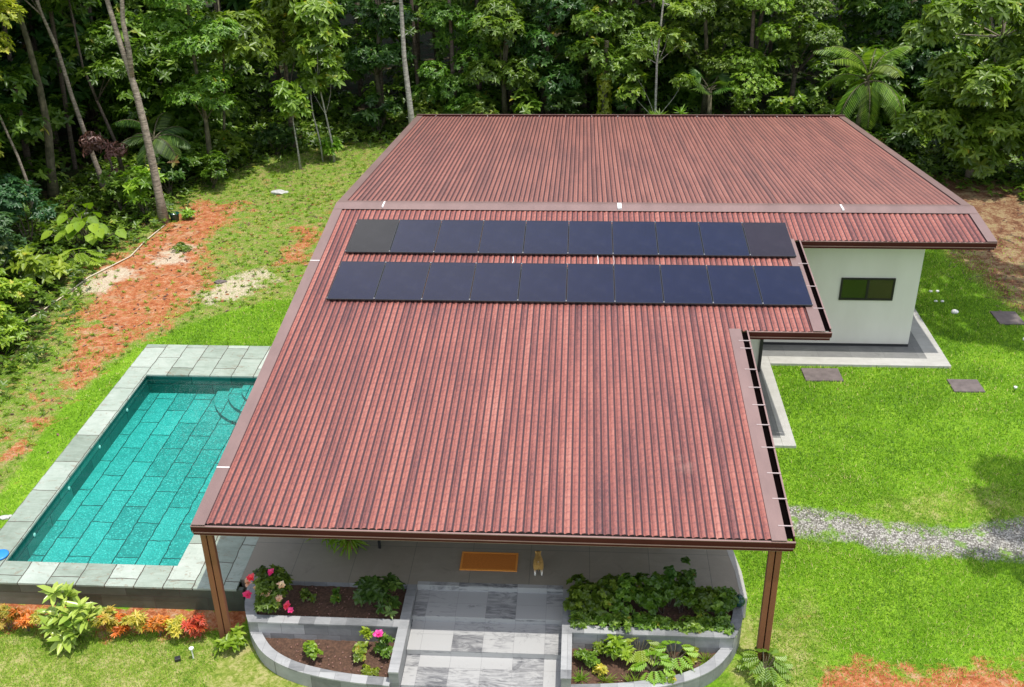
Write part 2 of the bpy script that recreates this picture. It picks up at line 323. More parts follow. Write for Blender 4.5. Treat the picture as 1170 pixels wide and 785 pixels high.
# ------------------------------------------------------------------ object helpers
def tag(o, label=None, cat=None, group=None, kind=None):
    if label: o['label'] = label
    if cat: o['category'] = cat
    if group: o['group'] = group
    if kind: o['kind'] = kind
    return o
def empty(name, loc, label, cat, group=None, rz=0):
    o = bpy.data.objects.new(name, None); COL.objects.link(o); o.location = loc; o.rotation_euler = (0, 0, rz)
    o.empty_display_size = .2
    return tag(o, label, cat, group)
class MB:
    """collects shapes and links them as ONE mesh object"""
    def __init__(s): s.bm = bmesh.new()
    def poly(s, pts, faces):
        v = [s.bm.verts.new(p) for p in pts]
        for f in faces: s.bm.faces.new([v[i] for i in f])
        return s
    def box(s, a, b, rz=0, c=None):
        x0, y0, z0 = a; x1, y1, z1 = b
        P = [(x0,y0,z0),(x1,y0,z0),(x1,y1,z0),(x0,y1,z0),(x0,y0,z1),(x1,y0,z1),(x1,y1,z1),(x0,y1,z1)]
        if rz:
            cx, cy = c or ((x0+x1)/2, (y0+y1)/2); ca, sa = math.cos(rz), math.sin(rz)
            P = [(cx+(x-cx)*ca-(y-cy)*sa, cy+(x-cx)*sa+(y-cy)*ca, z) for x, y, z in P]
        return s.poly(P, [(3,2,1,0),(4,5,6,7),(0,1,5,4),(1,2,6,5),(2,3,7,6),(3,0,4,7)])
    def prism(s, pts, ztop, thick):
        """plan polygon (counter-clockwise) with a height function and a thickness"""
        n = len(pts); T = [(x, y, ztop(y)) for x, y in pts]; B = [(x, y, ztop(y)-thick) for x, y in pts]
        return s.poly(T+B, [tuple(range(n)), tuple(range(2*n-1, n-1, -1))]+[(i, n+i, n+(i+1) % n, (i+1) % n) for i in range(n)])
    def extrude(s, prof, a, b):
        """closed profile of 3-vectors swept from offset a to offset b"""
        n = len(prof); A = [tuple(Vector(p)+Vector(a)) for p in prof]; B = [tuple(Vector(p)+Vector(b)) for p in prof]
        return s.poly(A+B, [tuple(range(n)), tuple(range(2*n-1, n-1, -1))]+[(i, n+i, n+(i+1) % n, (i+1) % n) for i in range(n)])
    def tube(s, pts, rad, seg=8, cap=True):
        pts = [Vector(p) for p in pts]; rad = rad if isinstance(rad, (list, tuple)) else [rad]*len(pts)
        rings = []
        for i, p in enumerate(pts):
            d = (pts[min(i+1, len(pts)-1)]-pts[max(i-1, 0)]).normalized()
            a = d.cross(Vector((0, 0, 1)) if abs(d.z) < .9 else Vector((1, 0, 0))).normalized(); b = d.cross(a)
            rings.append([s.bm.verts.new(p+(a*math.cos(2*math.pi*k/seg)+b*math.sin(2*math.pi*k/seg))*rad[i]) for k in range(seg)])
        for r0, r1 in zip(rings, rings[1:]):
            for k in range(seg): s.bm.faces.new((r0[k], r0[(k+1) % seg], r1[(k+1) % seg], r1[k]))
        if cap:
            s.bm.faces.new(rings[0][::-1]); s.bm.faces.new(rings[-1])
        return s
    def lathe(s, c, prof, seg=20):
        rings = []
        for r, z in prof:
            rings.append([s.bm.verts.new((c[0]+r*math.cos(2*math.pi*k/seg), c[1]+r*math.sin(2*math.pi*k/seg), c[2]+z)) for k in range(seg)])
        for r0, r1 in zip(rings, rings[1:]):
            for k in range(seg): s.bm.faces.new((r0[k], r0[(k+1) % seg], r1[(k+1) % seg], r1[k]))
        s.bm.faces.new(rings[0][::-1]); s.bm.faces.new(rings[-1]); return s
    def blob(s, c, r, sub=2, rough=.18, sq=(1, 1, 1)):
        res = bmesh.ops.create_icosphere(s.bm, subdivisions=sub, radius=1)
        for v in res['verts']:
            k = 1+random.uniform(-rough, rough)
            v.co = Vector((c[0]+v.co.x*r*sq[0]*k, c[1]+v.co.y*r*sq[1]*k, c[2]+v.co.z*r*sq[2]*k))
        return s
    def build(s, name, mat, parent=None, smooth=False, bevel=0):
        bmesh.ops.recalc_face_normals(s.bm, faces=s.bm.faces[:])
        me = bpy.data.meshes.new(name); s.bm.to_mesh(me); s.bm.free()
        me.materials.append(mat)
        if smooth: me.polygons.foreach_set('use_smooth', [True]*len(me.polygons))
        o = bpy.data.objects.new(name, me); COL.objects.link(o)
        if parent is not None: attach(o, parent)
        if bevel:
            b = o.modifiers.new('bevel', 'BEVEL'); b.width = bevel; b.segments = 2; b.limit_method = 'ANGLE'
        return o
def world_of(o):
    m = Matrix.Translation(o.location) @ o.rotation_euler.to_matrix().to_4x4()
    if o.parent: m = world_of(o.parent) @ m
    return m
def attach(o, parent):
    """parts are modelled in world space: take the parent's transform out of the mesh so they stay put"""
    o.parent = parent
    m = world_of(parent)
    if m != Matrix.Identity(4) and o.data is not None:
        o.data.transform(m.inverted())
def np_mesh(name, V, Q, mat, parent=None, tint=None, tris=False, local=True):
    """mesh straight from numpy arrays; V is in the parent's local space when local"""
    me = bpy.data.meshes.new(name); k = 3 if tris else 4
    me.vertices.add(len(V)); me.vertices.foreach_set('co', np.ascontiguousarray(V, dtype=np.float32).ravel())
    me.loops.add(len(Q)*k); me.loops.foreach_set('vertex_index', np.ascontiguousarray(Q, dtype=np.int32).ravel())
    me.polygons.add(len(Q)); me.polygons.foreach_set('loop_start', np.arange(0, len(Q)*k, k, dtype=np.int32))
    me.update(calc_edges=True)
    if tint is not None:
        a = me.attributes.new('tint', 'FLOAT', 'FACE'); a.data.foreach_set('value', np.ascontiguousarray(tint, dtype=np.float32))
    me.materials.append(mat)
    o = bpy.data.objects.new(name, me); COL.objects.link(o)
    if parent is not None:
        o.parent = parent
    return o

# ------------------------------------------------------------------ terrain
def poly_sd(px, py, poly):
    """signed distance to a polygon, positive inside"""
    P = np.array(poly, float); n = len(P); d = np.full(px.shape, 1e9); ins = np.zeros(px.shape, bool)
    for i in range(n):
        a = P[i]; b = P[(i+1) % n]; e = b-a
        t = np.clip(((px-a[0])*e[0]+(py-a[1])*e[1])/(e@e+1e-12), 0, 1)
        d = np.minimum(d, np.hypot(px-a[0]-t*e[0], py-a[1]-t*e[1]))
        c = (a[1] > py) != (b[1] > py)
        xi = e[0]*(py-a[1])/(e[1] if abs(e[1]) > 1e-9 else 1e-9)+a[0]
        ins ^= c & (px < xi)
    return np.where(ins, d, -d)
def ground_z(x, y):
    x = np.asarray(x, float); y = np.asarray(y, float)
    left = .545*smooth((y-.95)/1.0)
    left = np.where(x < -5.4, .54*smooth((y-1.0)/2.0), left)
    right = .52*smooth((y+.3)/7.0)
    w = smooth((x-4)/5.5)
    z = left*(1-w)+right*w
    z = z+.03*np.sin(x*.9+1)*np.sin(y*.7)*smooth((np.abs(x-5)-6.5)/3)*smooth((y-12)/6)
    z = z+.35*smooth((-10-x)/8)*0+.25*smooth((y-31)/12)
    return z
SPARSE = [(-6.3,-8),(-6.15,3.8),(-6.25,5.2),(-6.5,7.1),(-6.3,8.4),(-6.05,10.1),(-5.7,11.2),(-4.8,12.5),(-3.0,14.1),(-1.9,14.5),(2,16),(6,34),(-30,40),(-30,-8)]
SOIL = [[(-9.5,16.5),(-8.7,20.3),(-8.0,23),(-6.0,22.9),(-5.9,20.5),(-6.2,19.2),(-5.3,17),(-4.7,15.6),(-4.9,14.2),(-5.4,13.2),(-5.95,11.3),(-6.5,8.8),(-6.9,8.3),(-7.2,9.9),(-7.7,11.2),(-8.3,13.1),(-9.1,15)],
        [(-3.1,17.2),(-2.3,17.4),(-2.6,20.7),(-3.3,20.4)], [(-6.9,5.4),(-6.5,5.4),(-6.5,8),(-6.9,8)],
        [(11.2,-4),(11.35,-.45),(11.6,.02),(12.5,.18),(13.5,.1),(14.2,.32),(15.2,.12),(18,.1),(20,-4)],
        [(-12,.35),(.35,.35),(.35,1.0),(-12,1.0)]]
SAND = [[(-4.9,14.2),(-3.9,14.1),(-3.2,15.4),(-3.5,16.6),(-4.3,16.1),(-4.8,15.1)], [(-9.4,14.6),(-8.5,14.6),(-7.9,16.4),(-8.9,16.4)], [(-7.6,17.2),(-6.6,17.2),(-6.6,18.6),(-7.5,18.6)]]
LITTER = [[(-30,-5),(-9.3,6),(-8.9,9.5),(-8.8,10.6),(-9.1,12.3),(-9.8,14.8),(-9.9,17.0),(-9.3,19.0),(-8.8,21),(-9.0,24.5),(-7.8,26),(-6.8,28.4),(-3.6,30.6),(0,31.5),(10,30),(18.5,29),(20.5,26.5),(24,24),(40,22),(200,22),(200,250),(-200,250),(-200,-5)]]
BROWN = [[(19.2,19.2),(19.5,17),(19.7,15),(20.6,12.5),(23,10.5),(60,9),(60,30),(24,26),(20.4,27),(17.4,28.5),(18,22)]]
GRAVEL = [[(10.2,4.6),(11.7,4.42),(12.7,4.27),(13.6,4.0),(14.5,3.85),(15.4,3.93),(16.7,4.3),(20,4.9),(60,6),(60,4),(20,3.3),(16.2,2.95),(15.1,3.0),(14.2,3.03),(13.4,3.1),(12.5,3.39),(11.5,3.5),(10.2,3.6)]]
DRY = [[(-12,-6),(11,-6),(11,-.9),(4,-1.2),(.3,.3),(-12,.35)], [(9.6,-4),(11.6,-4),(11.6,1.6),(9.9,1.2)], [(13,4.0),(18,4.4),(18,5.3),(14.5,4.9)]]
def masks(x, y):
    def m(polys, soft): return np.max([np.clip(.5+poly_sd(x, y, p)/soft, 0, 1) for p in polys], axis=0)
    d = dict(sparse=m([SPARSE], .7), soil=np.maximum(m([SOIL[0], SOIL[1], SOIL[2]], 2.3), m([SOIL[3], SOIL[4]], 1.6)), sand=m(SAND, 1.8), litter=m(LITTER, 2.2), brown=m(BROWN, 2.0), gravel=m(GRAVEL, .7), dry=m(DRY, 1.6))
    d['soil'] = np.maximum(d['soil'], np.clip(.5+poly_sd(x, y, SOIL[4])/.3, 0, 1))
    return d
def build_ground():
    def axis(a, b, st, far):
        mid = np.arange(a, b+1e-6, st); out = []; s = st; p = b
        while p < far: s *= 1.3; p += s; out.append(p)
        lo = []; s = st; p = a
        while p > -far: s *= 1.3; p -= s; lo.append(p)
        return np.array(lo[::-1]+list(mid)+out)
    xs = axis(-14, 24, .2, 400); ys = axis(-4, 34, .2, 400)
    X, Y = np.meshgrid(xs, ys); nx, ny = len(xs), len(ys)
    x, y = X.ravel(), Y.ravel(); z = ground_z(x, y)
    V = np.stack([x, y, z], 1)
    I = (np.arange(ny-1)[:, None]*nx+np.arange(nx-1)[None, :]).ravel()
    Q = np.stack([I, I+1, I+nx+1, I+nx], 1)
    cx = x[Q].mean(1); cy = y[Q].mean(1)
    keep = ~((cx > -5.15) & (cx < -.95) & (cy > 1.4) & (cy < 9.9))
    Q = Q[keep]
    o = np_mesh('ground', V, Q, M['ground'])
    for k, a in masks(x, y).items():
        at = o.data.attributes.new(k, 'FLOAT', 'POINT'); at.data.foreach_set('value', a.astype(np.float32))
    o.data.polygons.foreach_set('use_smooth', [True]*len(o.data.polygons))
    tag(o, kind='structure')
build_ground()

# grass blades on the lawns
STEPS = [(12.92, 9.76, 13.91, 10.43), (16.63, 9.32, 17.42, 9.96), (19.12, 13.27, 19.85, 14.11)]
def build_grass():
    def batch(n, x0, x1, y0, y1, h):
        x = RNG.uniform(x0, x1, n); y = RNG.uniform(y0, y1, n); m = masks(x, y)
        bad = np.maximum.reduce([m['soil']*1.1, m['gravel'], m['sand'], m['litter'], m['brown']*.95, m['sparse']*.45, m['dry']*.35])
        k = RNG.random(n) > bad
        k &= ~((x > -5.55) & (x < 1.2) & (y > .9) & (y < 11.2)); k &= ~((x < -5.4) & (y > .9) & (y < 2.7))
        k &= ~((x > .2) & (x < 10.35) & (y > -1.25) & (y < 28))
        k &= ~((x > 9) & (x < 12.13) & (y > 6.53) & (y < 28)); k &= ~((x > 9) & (x < 16.95) & (y > 10.58) & (y < 28))
        if x0 == 9.5: k &= RNG.random(n) < 1-.6*smooth((y-3)/5)
        for a, b, c, d in STEPS: k &= ~((x > a) & (x < c) & (y > b) & (y < d))
        x, y = x[k], y[k]; s = m['sparse'][k]+m['dry'][k]*.7; n = len(x); z = ground_z(x, y)-.004
        L = h*RNG.uniform(.6, 1.35, n)*(1-.35*np.clip(s, 0, 1)); a = RNG.uniform(0, 2*np.pi, n); t = RNG.uniform(.2, 1.2, n)
        w = RNG.uniform(.009, .018, n)*(1+.6*smooth((y-3)/6))
        d = np.stack([np.cos(a)*np.sin(t), np.sin(a)*np.sin(t), np.cos(t)], 1); sd = np.stack([-np.sin(a), np.cos(a), a*0], 1)
        B = np.stack([x, y, z], 1)
        V = np.stack([B-sd*w[:, None]/2, B+sd*w[:, None]/2, B+d*L[:, None]], 1).reshape(-1, 3)
        patch = .5+.5*np.sin(x*1.3+np.sin(y*1.7)*1.5)*np.sin(y*1.1+np.cos(x*.8)*2)
        tint = np.clip(RNG.normal(.42, .27, n)+.34*(patch-.5)+.45*np.clip(s, 0, 1)*RNG.random(n), 0, 1)
        return V, tint
    parts = [batch(460000, 9.5, 26, -4, 8, .075), batch(200000, 10, 24, 8, 20, .075), batch(110000, -8, 5, -1.8, .9, .06), batch(280000, -9.5, 3, 2.5, 31, .07)]
    V = np.concatenate([p[0] for p in parts]); T = np.concatenate([p[1] for p in parts])
    o = np_mesh('grass', V, np.arange(len(V)).reshape(-1, 3), M['grass'], tint=T, tris=True)
    tag(o, 'short bright green lawn grass around the house and the pool', 'grass', kind='stuff')
M['grass'] = leaf_mat('grass_blades', (.05, .14, .006), (.165, .35, .012), (.36, .52, .06), (.55, .46, .22), .4, .6)
build_grass()

# ------------------------------------------------------------------ house
house = empty('house', (5, 5, 0), 'low white house under a wide weathered red corrugated gable roof', 'house')
def part(mb, name, mat, parent=None, **kw): return mb.build(name, mat, parent or house, **kw)

def rib_sheet(regions, name, parent):
    """ribbed roof sheets: rounded ribs every 14 cm following the slope"""
    p = .14; Vs = []; Qs = []; off = 0
    prof = [(0, 0), (.06, .010), (.16, .024), (.34, .033), (.5, .036), (.66, .033), (.84, .024), (.94, .010)]
    for x0, x1, y0, y1 in regions:
        xs = []; hs = []
        k = math.floor(x0/p)
        while k*p < x1:
            for t, h in prof:
                x = (k+t)*p
                if x0 <= x <= x1: xs.append(x); hs.append(h)
            k += 1
        ys = np.linspace(y0, y1, max(2, int((y1-y0)/.6)+1)); xs = np.array(xs); hs = np.array(hs)
        X, Y = np.meshgrid(xs, ys); Z = np.array([zroof(v) for v in ys])[:, None]+hs[None, :]+0*X
        jit = np.interp(X, np.arange(x0-1, x1+1, .98), RNG.uniform(-.006, .006, len(np.arange(x0-1, x1+1, .98))))
        Y2 = Y.copy(); Y2[0] += jit[0]*6
        V = np.stack([X, Y2, Z], 2).reshape(-1, 3); nx = len(xs)
        I = (np.arange(len(ys)-1)[:, None]*nx+np.arange(nx-1)[None, :]).ravel()
        Qs.append(np.stack([I, I+1, I+nx+1, I+nx], 1)+off); Vs.append(V); off += len(V)
    V = np.concatenate(Vs); m = world_of(parent); V = V-np.array(m.translation)
    o = np_mesh(name, V, np.concatenate(Qs), M['roof'], parent)
    o.data.polygons.foreach_set('use_smooth', [True]*len(o.data.polygons)); return o

def build_house():
    # roof: one structural slab under the sheets is the roof part, everything on it hangs below it
    slab = MB()
    slab.prism([(.06,.14),(W1-.2,.14),(W1-.2,YJ+.14),(W2-.2,YJ+.14),(W2-.2,YG+.14),(W3-.06,YG+.14),(W3-.06,YR),(.06,YR)], lambda y: zroof(y)-.012, .10)
    slab.prism([(.06,YR),(W3-.06,YR),(W3-.06,YB-.14),(.06,YB-.14)], lambda y: zroof(y)-.012, .10)
    roof = part(slab, 'roof', M['soffit'])
    def rp(mb, name, mat, **kw): return mb.build(name, mat, roof, **kw)
    rib_sheet([(.2, W1-.38, .06, YJ+.06), (.2, W2-.38, YJ+.02, YG+.06), (.2, W3-.2, YG+.02, YR-.05)], 'roof_sheet', roof)
    o = rib_sheet([(.2, W3-.2, YR+.05, YB-.05)], 'roof_sheet', roof)
    # rake flashings
    def flashing(x0, x1, y0, y1, lip=None):
        m = MB(); ys = [y0]+([YR] if y0 < YR < y1 else [])+[y1]
        for a, b in zip(ys, ys[1:]):
            m.prism([(x0, a), (x1, a), (x1, b), (x0, b)], lambda y: zroof(y+1e-6 if y == a else y)+.052, .012)
            if lip is not None:
                xl = x0 if lip < 0 else x1-.012
                m.prism([(xl, a), (xl+.012, a), (xl+.012, b), (xl, b)], lambda y: zroof(y)+.04, .19)
        return rp(m, 'flashing', M['flash'])
    flashing(0, .25, .0, YB, -1); flashing(W3-.25, W3, YG, YB, 1)
    flashing(W1-.42, W1-.155, .0, YJ+.05); flashing(W2-.42, W2-.155, YJ, YG+.05)
    for y in (1.55, 9.6): rp(MB().box((0.0, y, zroof(y)+.0525), (.25, y+.03, zroof(y)+.06)), 'sealant_line', M['sealant'])
    # ridge cap
    m = MB(); h = .062
    a = (YR-YR*0); s1 = (ZR-ZE)/YR; s2 = (ZB-ZR)/(YB-YR)
    for xa, xb in ((.02, 5.6), (5.602, 11.5), (11.502, W3-.02)):
        m.poly([(xa, YR-.36, ZR-.36*s1+h-.004), (xb, YR-.36, ZR-.36*s1+h-.004), (xb, YR-.06, ZR+h+.012), (xa, YR-.06, ZR+h+.012), (xb, YR+.06, ZR+h+.012), (xa, YR+.06, ZR+h+.012), (xb, YR+.30, ZR+.30*s2+h), (xa, YR+.30, ZR+.30*s2+h)],
               [(0, 1, 2, 3), (3, 2, 4, 5), (5, 4, 6, 7)])
    rp(m, 'ridge_cap', M['flash'])
    rp(MB().box((7.92, YR-.3, ZR+.04), (8.03, YR+.1, ZR+.085)), 'sealant_patch', M['sealant'])
    rp(MB().box((1.36, YR-.3, ZR+.04), (1.40, YR+.1, ZR+.083)), 'sealant_patch', M['sealant'])
    rp(MB().box((14.0, YR-.3, ZR+.04), (14.05, YR+.1, ZR+.084)), 'sealant_patch', M['sealant'])
    # front eave gutters: body, pale rolled lip, dark trough, dark fascia below
    def front_gutter(x0, x1, y, endcap=True):
        z = zroof(y)
        body = [(0, y, z), (0, y+.02, z+.004), (0, y+.02, z-.10), (0, y+.13, z-.10), (0, y+.13, z-.115), (0, y+.006, z-.115), (0, y-.004, z-.055)]
        g = rp(MB().extrude(body, (x0, 0, 0), (x1, 0, 0)), 'gutter', M['gutter'])
        MB().extrude([(0, y-.008, z+.002), (0, y-.008, z+.018), (0, y+.022, z+.022), (0, y+.022, z+.006)], (x0, 0, 0), (x1, 0, 0)).build('gutter_lip', M['lip'], g) if False else None
        rp(MB().extrude([(0, y-.010, z+.001), (0, y-.010, z+.017), (0, y+.024, z+.020), (0, y+.024, z+.006)], (x0, 0, 0), (x1, 0, 0)), 'gutter_lip', M['lip'])
        rp(MB().extrude([(0, y+.000, z-.137), (0, y+.000, z-.119), (0, y+.05, z-.119), (0, y+.05, z-.137)], (x0+.04, 0, 0), (x1-.03, 0, 0)), 'gutter_lip', M['lip'])
        rp(MB().box((x0+.03, y+.015, z-.19), (x1-.03, y+.055, z-.139)), 'fascia', M['gutter'])
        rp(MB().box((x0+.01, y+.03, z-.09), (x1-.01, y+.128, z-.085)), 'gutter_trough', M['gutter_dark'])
        rp(MB().box((x0+.0, y+.022, z-.10), (x0+.012, y+.12, z+.004)), 'gutter_end', M['gutter'])
        rp(MB().box((x1-.012, y+.022, z-.10), (x1, y+.12, z+.004)), 'gutter_end', M['gutter'])
    front_gutter(-.02, W1, 0); front_gutter(W1+.0, W2, YJ); front_gutter(W2, W3, YG)
    # gutters that run down the right rakes
    def side_gutter(x, y0, y1, straps):
        m = MB()
        m.prism([(x-.022, y0), (x, y0), (x, y1), (x-.022, y1)], lambda y: zroof(y)+.022, .13)
        rp(m, 'side_gutter', M['gutter'])
        rp(MB().prism([(x-.026, y0), (x+.006, y0), (x+.006, y1), (x-.026, y1)], lambda y: zroof(y)+.040, .015), 'gutter_lip', M['lip'])
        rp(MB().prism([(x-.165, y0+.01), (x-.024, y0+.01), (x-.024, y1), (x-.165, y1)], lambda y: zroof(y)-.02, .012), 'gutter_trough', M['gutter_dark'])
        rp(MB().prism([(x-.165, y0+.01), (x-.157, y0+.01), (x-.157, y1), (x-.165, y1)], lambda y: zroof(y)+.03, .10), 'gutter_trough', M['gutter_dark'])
        for y in straps:
            z = zroof(y)+.058
            rp(MB().box((x-.26, y, z-.008), (x-.002, y+.026, z+.004)), 'gutter_strap', M['strap'])
    side_gutter(W1, .13, YJ+.02, (.35, 1.05, 1.75, 2.5, 3.2, 3.85, 4.45, 5.1, 5.9, 6.2)); side_gutter(W2, YJ+.13, YG+.02, (7.6, 8.6, 9.7))
    # rear gutter
    zb = zroof(YB)
    rp(MB().box((.0, YB-.02, zb-.1), (W3, YB+.0, zb+.10)), 'rear_gutter', M['gutter'])
    rp(MB().box((-.0, YB-.028, zb+.1005), (W3, YB+.006, zb+.116)), 'gutter_lip', M['lip'])
    for i in range(16): rp(MB().box((.8+i*1.08, YB-.16, zb+.06), (.83+i*1.08, YB-.03, zb+.075)), 'gutter_strap', M['strap'])
    # walls with sloping heads
    def wall_block(x0, x1, y0, y1, name='wall'):
        prof = [(0, y0, ZD), (0, y1, ZD), (0, y1, zroof(y1)-.13)]
        if y0 < YR < y1: prof.append((0, YR, ZR-.13))
        prof.append((0, y0, zroof(y0)-.13))
        w = part(MB().extrude(prof, (x0, 0, 0), (x1, 0, 0)), name, M['wall'])
        MB().box((x0-.004, y0-.012, ZD+.002), (x1+.004, y0-.003, ZD+.075)).build('skirting', M['skirting'], w)
        return w
    wall_block(.95, 10.28, 5.0, 27.2)
    wall_block(10.284, 11.70, 10.14, 11.684)
    ww = wall_block(10.284, 16.07, 11.69, 27.2)
    part(MB().box((11.70, 10.10, ZD), (11.78, 10.18, zroof(10.1)-.13)), 'downpipe', M['black'])
    # sliding window
    x0, x1, z0, z1, y = 13.99, 15.43, 2.02, 2.68, 11.69
    w = part(MB(), 'window', M['frame']) if False else None
    m = MB()
    for a, b in (((x0, y-.035, z0), (x1, y-.002, z0+.05)), ((x0, y-.035, z1-.05), (x1, y-.002, z1)), ((x0, y-.035, z0+.05), (x0+.05, y-.002, z1-.05)), ((x1-.05, y-.035, z0+.05), (x1, y-.002, z1-.05)),
                 ((x0+.70, y-.03, z0+.05), (x0+.76, y-.004, z1-.05))): m.box(a, b)
    w = part(m, 'window', M['frame'])
    MB().box((x0+.05, y-.012, z0+.05), (x0+.70, y-.006, z1-.05)).build('pane', M['glass_green_reflection'], w)
    MB().box((x0+.76, y-.018, z0+.05), (x1-.05, y-.012, z1-.05)).build('pane', M['glass'], w)
    # porch sliding doors (under the roof)
    for x in (2.6, 6.2):
        m = MB(); m.box((x, 4.955, .62), (x+2.6, 4.985, .68)); m.box((x, 4.955, 2.85), (x+2.6, 4.985, 2.91))
        for k in range(3): m.box((x+k*1.27, 4.952, .68), (x+k*1.27+.06, 4.988, 2.85))
        d = part(m, 'sliding_door', M['frame']); MB().box((x+.06, 4.965, .68), (x+2.54, 4.975, 2.85)).build('pane', M['glass'], d)
    # twin steel posts
    for x in (.2, 10.42):
        for dx in (-.062, .062):
            m = MB(); m.box((x+dx-.052, .09, -.02), (x+dx+.052, .19, zroof(.13)-.125)); p = part(m, 'post', M['steel'], bevel=.008)
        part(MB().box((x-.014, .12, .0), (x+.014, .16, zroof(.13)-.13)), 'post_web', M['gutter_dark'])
        part(MB().box((x-.16, .02, zroof(.13)-.26), (x+.16, .26, zroof(.13)-.205)), 'post_cap', M['steel']) if False else None
    # edge beam under the eave
    part(MB().box((.12, .08, ZE-.25), (W1-.12, .17, ZE-.13)), 'eave_beam', M['soffit'])
    for y in (1.2, 2.4, 3.6): part(MB().box((.1, y, zroof(y)-.24), (W1-.25, y+.08, zroof(y)-.115)), 'purlin', M['soffit'])
build_house()

# solar panels: two rows of ten
PH = (ZR-ZE)/YR
def build_panels():
    ang = math.atan(PH); x_start = .847; pitch = 1.15
    names = ['first', 'second', 'third', 'fourth', 'fifth', 'fifth', 'fourth', 'third', 'second', 'first']
    def proto(row, i, x, y0, cellmat):
        side = 'left' if i < 5 else 'right'
        ordn = names[i]
        where = f'{ordn} from the {side}' if ordn != 'first' else f'at the {side} end'
        look = {('upper', 0): 'dull blackish', ('upper', 9): 'dark plum tinted', }.get((row, i), 'dark navy')
        lab = f'{look} solar panel in the {row} row, {where}'
        o = empty('solar_panel', (x, y0, zroof(y0)+.115), lab, 'solar panel', 'solar panels in two rows on the roof')
        o.rotation_euler = (ang, 0, 0); w, L = 1.134, 1.826
        m = MB(); f = .012
        m.box((0, 0, -.035), (w, f, .0)); m.box((0, L-f, -.035), (w, L, 0)); m.box((0, f, -.035), (f, L-f, 0)); m.box((w-f, f, -.035), (w, L-f, 0))
        fr = m.build('frame', M['alu_dark']); fr.parent = o
        g = MB().box((f, f, -.010), (w-f, L-f, -.003)).build('glass', cellmat); g.parent = o
        return o
    k = 0
    for row, y0 in (('upper', 9.975), ('lower', 7.657)):
        for i in range(10):
            cm = M['cell']
            if row == 'upper' and i == 0: cm = M['cell_brown']
            if row == 'upper' and i == 9: cm = M['cell_purple']
            o = proto(row, i, x_start+i*pitch+.008, y0, cm)
            if i < 9:
                for yy in (.035, 1.79):
                    c = MB().box((1.130, yy-.02, -.004), (1.154, yy+.02, .012)).build('clamp', M['alu']); c.parent = o
    for row, y0, lab in (('upper', 9.975, 'upper'), ('lower', 7.657, 'lower')):
        for j, yy in enumerate((y0+.12, y0+1.62)):
            z = zroof(yy)
            r = MB().box((x_start-.03, yy, z+.038), (x_start+11.52, yy+.04, z+.076)).build('mounting_rail', M['alu'])
            tag(r, f'aluminium rail under the {("lower", "upper")[j]} edge of the {lab} solar panel row', 'rail', 'rails that carry the solar panels')
    for x, y0, y1 in ((7.35, 9.42, 10.05), (7.75, 9.45, 10.0), (5.2, 9.5, 9.9)):
        m = MB().tube([(x, y0, zroof(y0)+.06), (x+.02, (y0+y1)/2, zroof(y0)+.07), (x, y1, zroof(y1)+.06)], .012, 6)
        tag(m.build('cable', M['white'] if x < 7.5 else M['strap']), {7.35: 'white cable crossing the gap between the two panel rows', 7.75: 'grey cable just right of the white one between panel rows', 5.2: 'pale cable under the upper panel row, left of the others'}[x], 'cable')
build_panels()

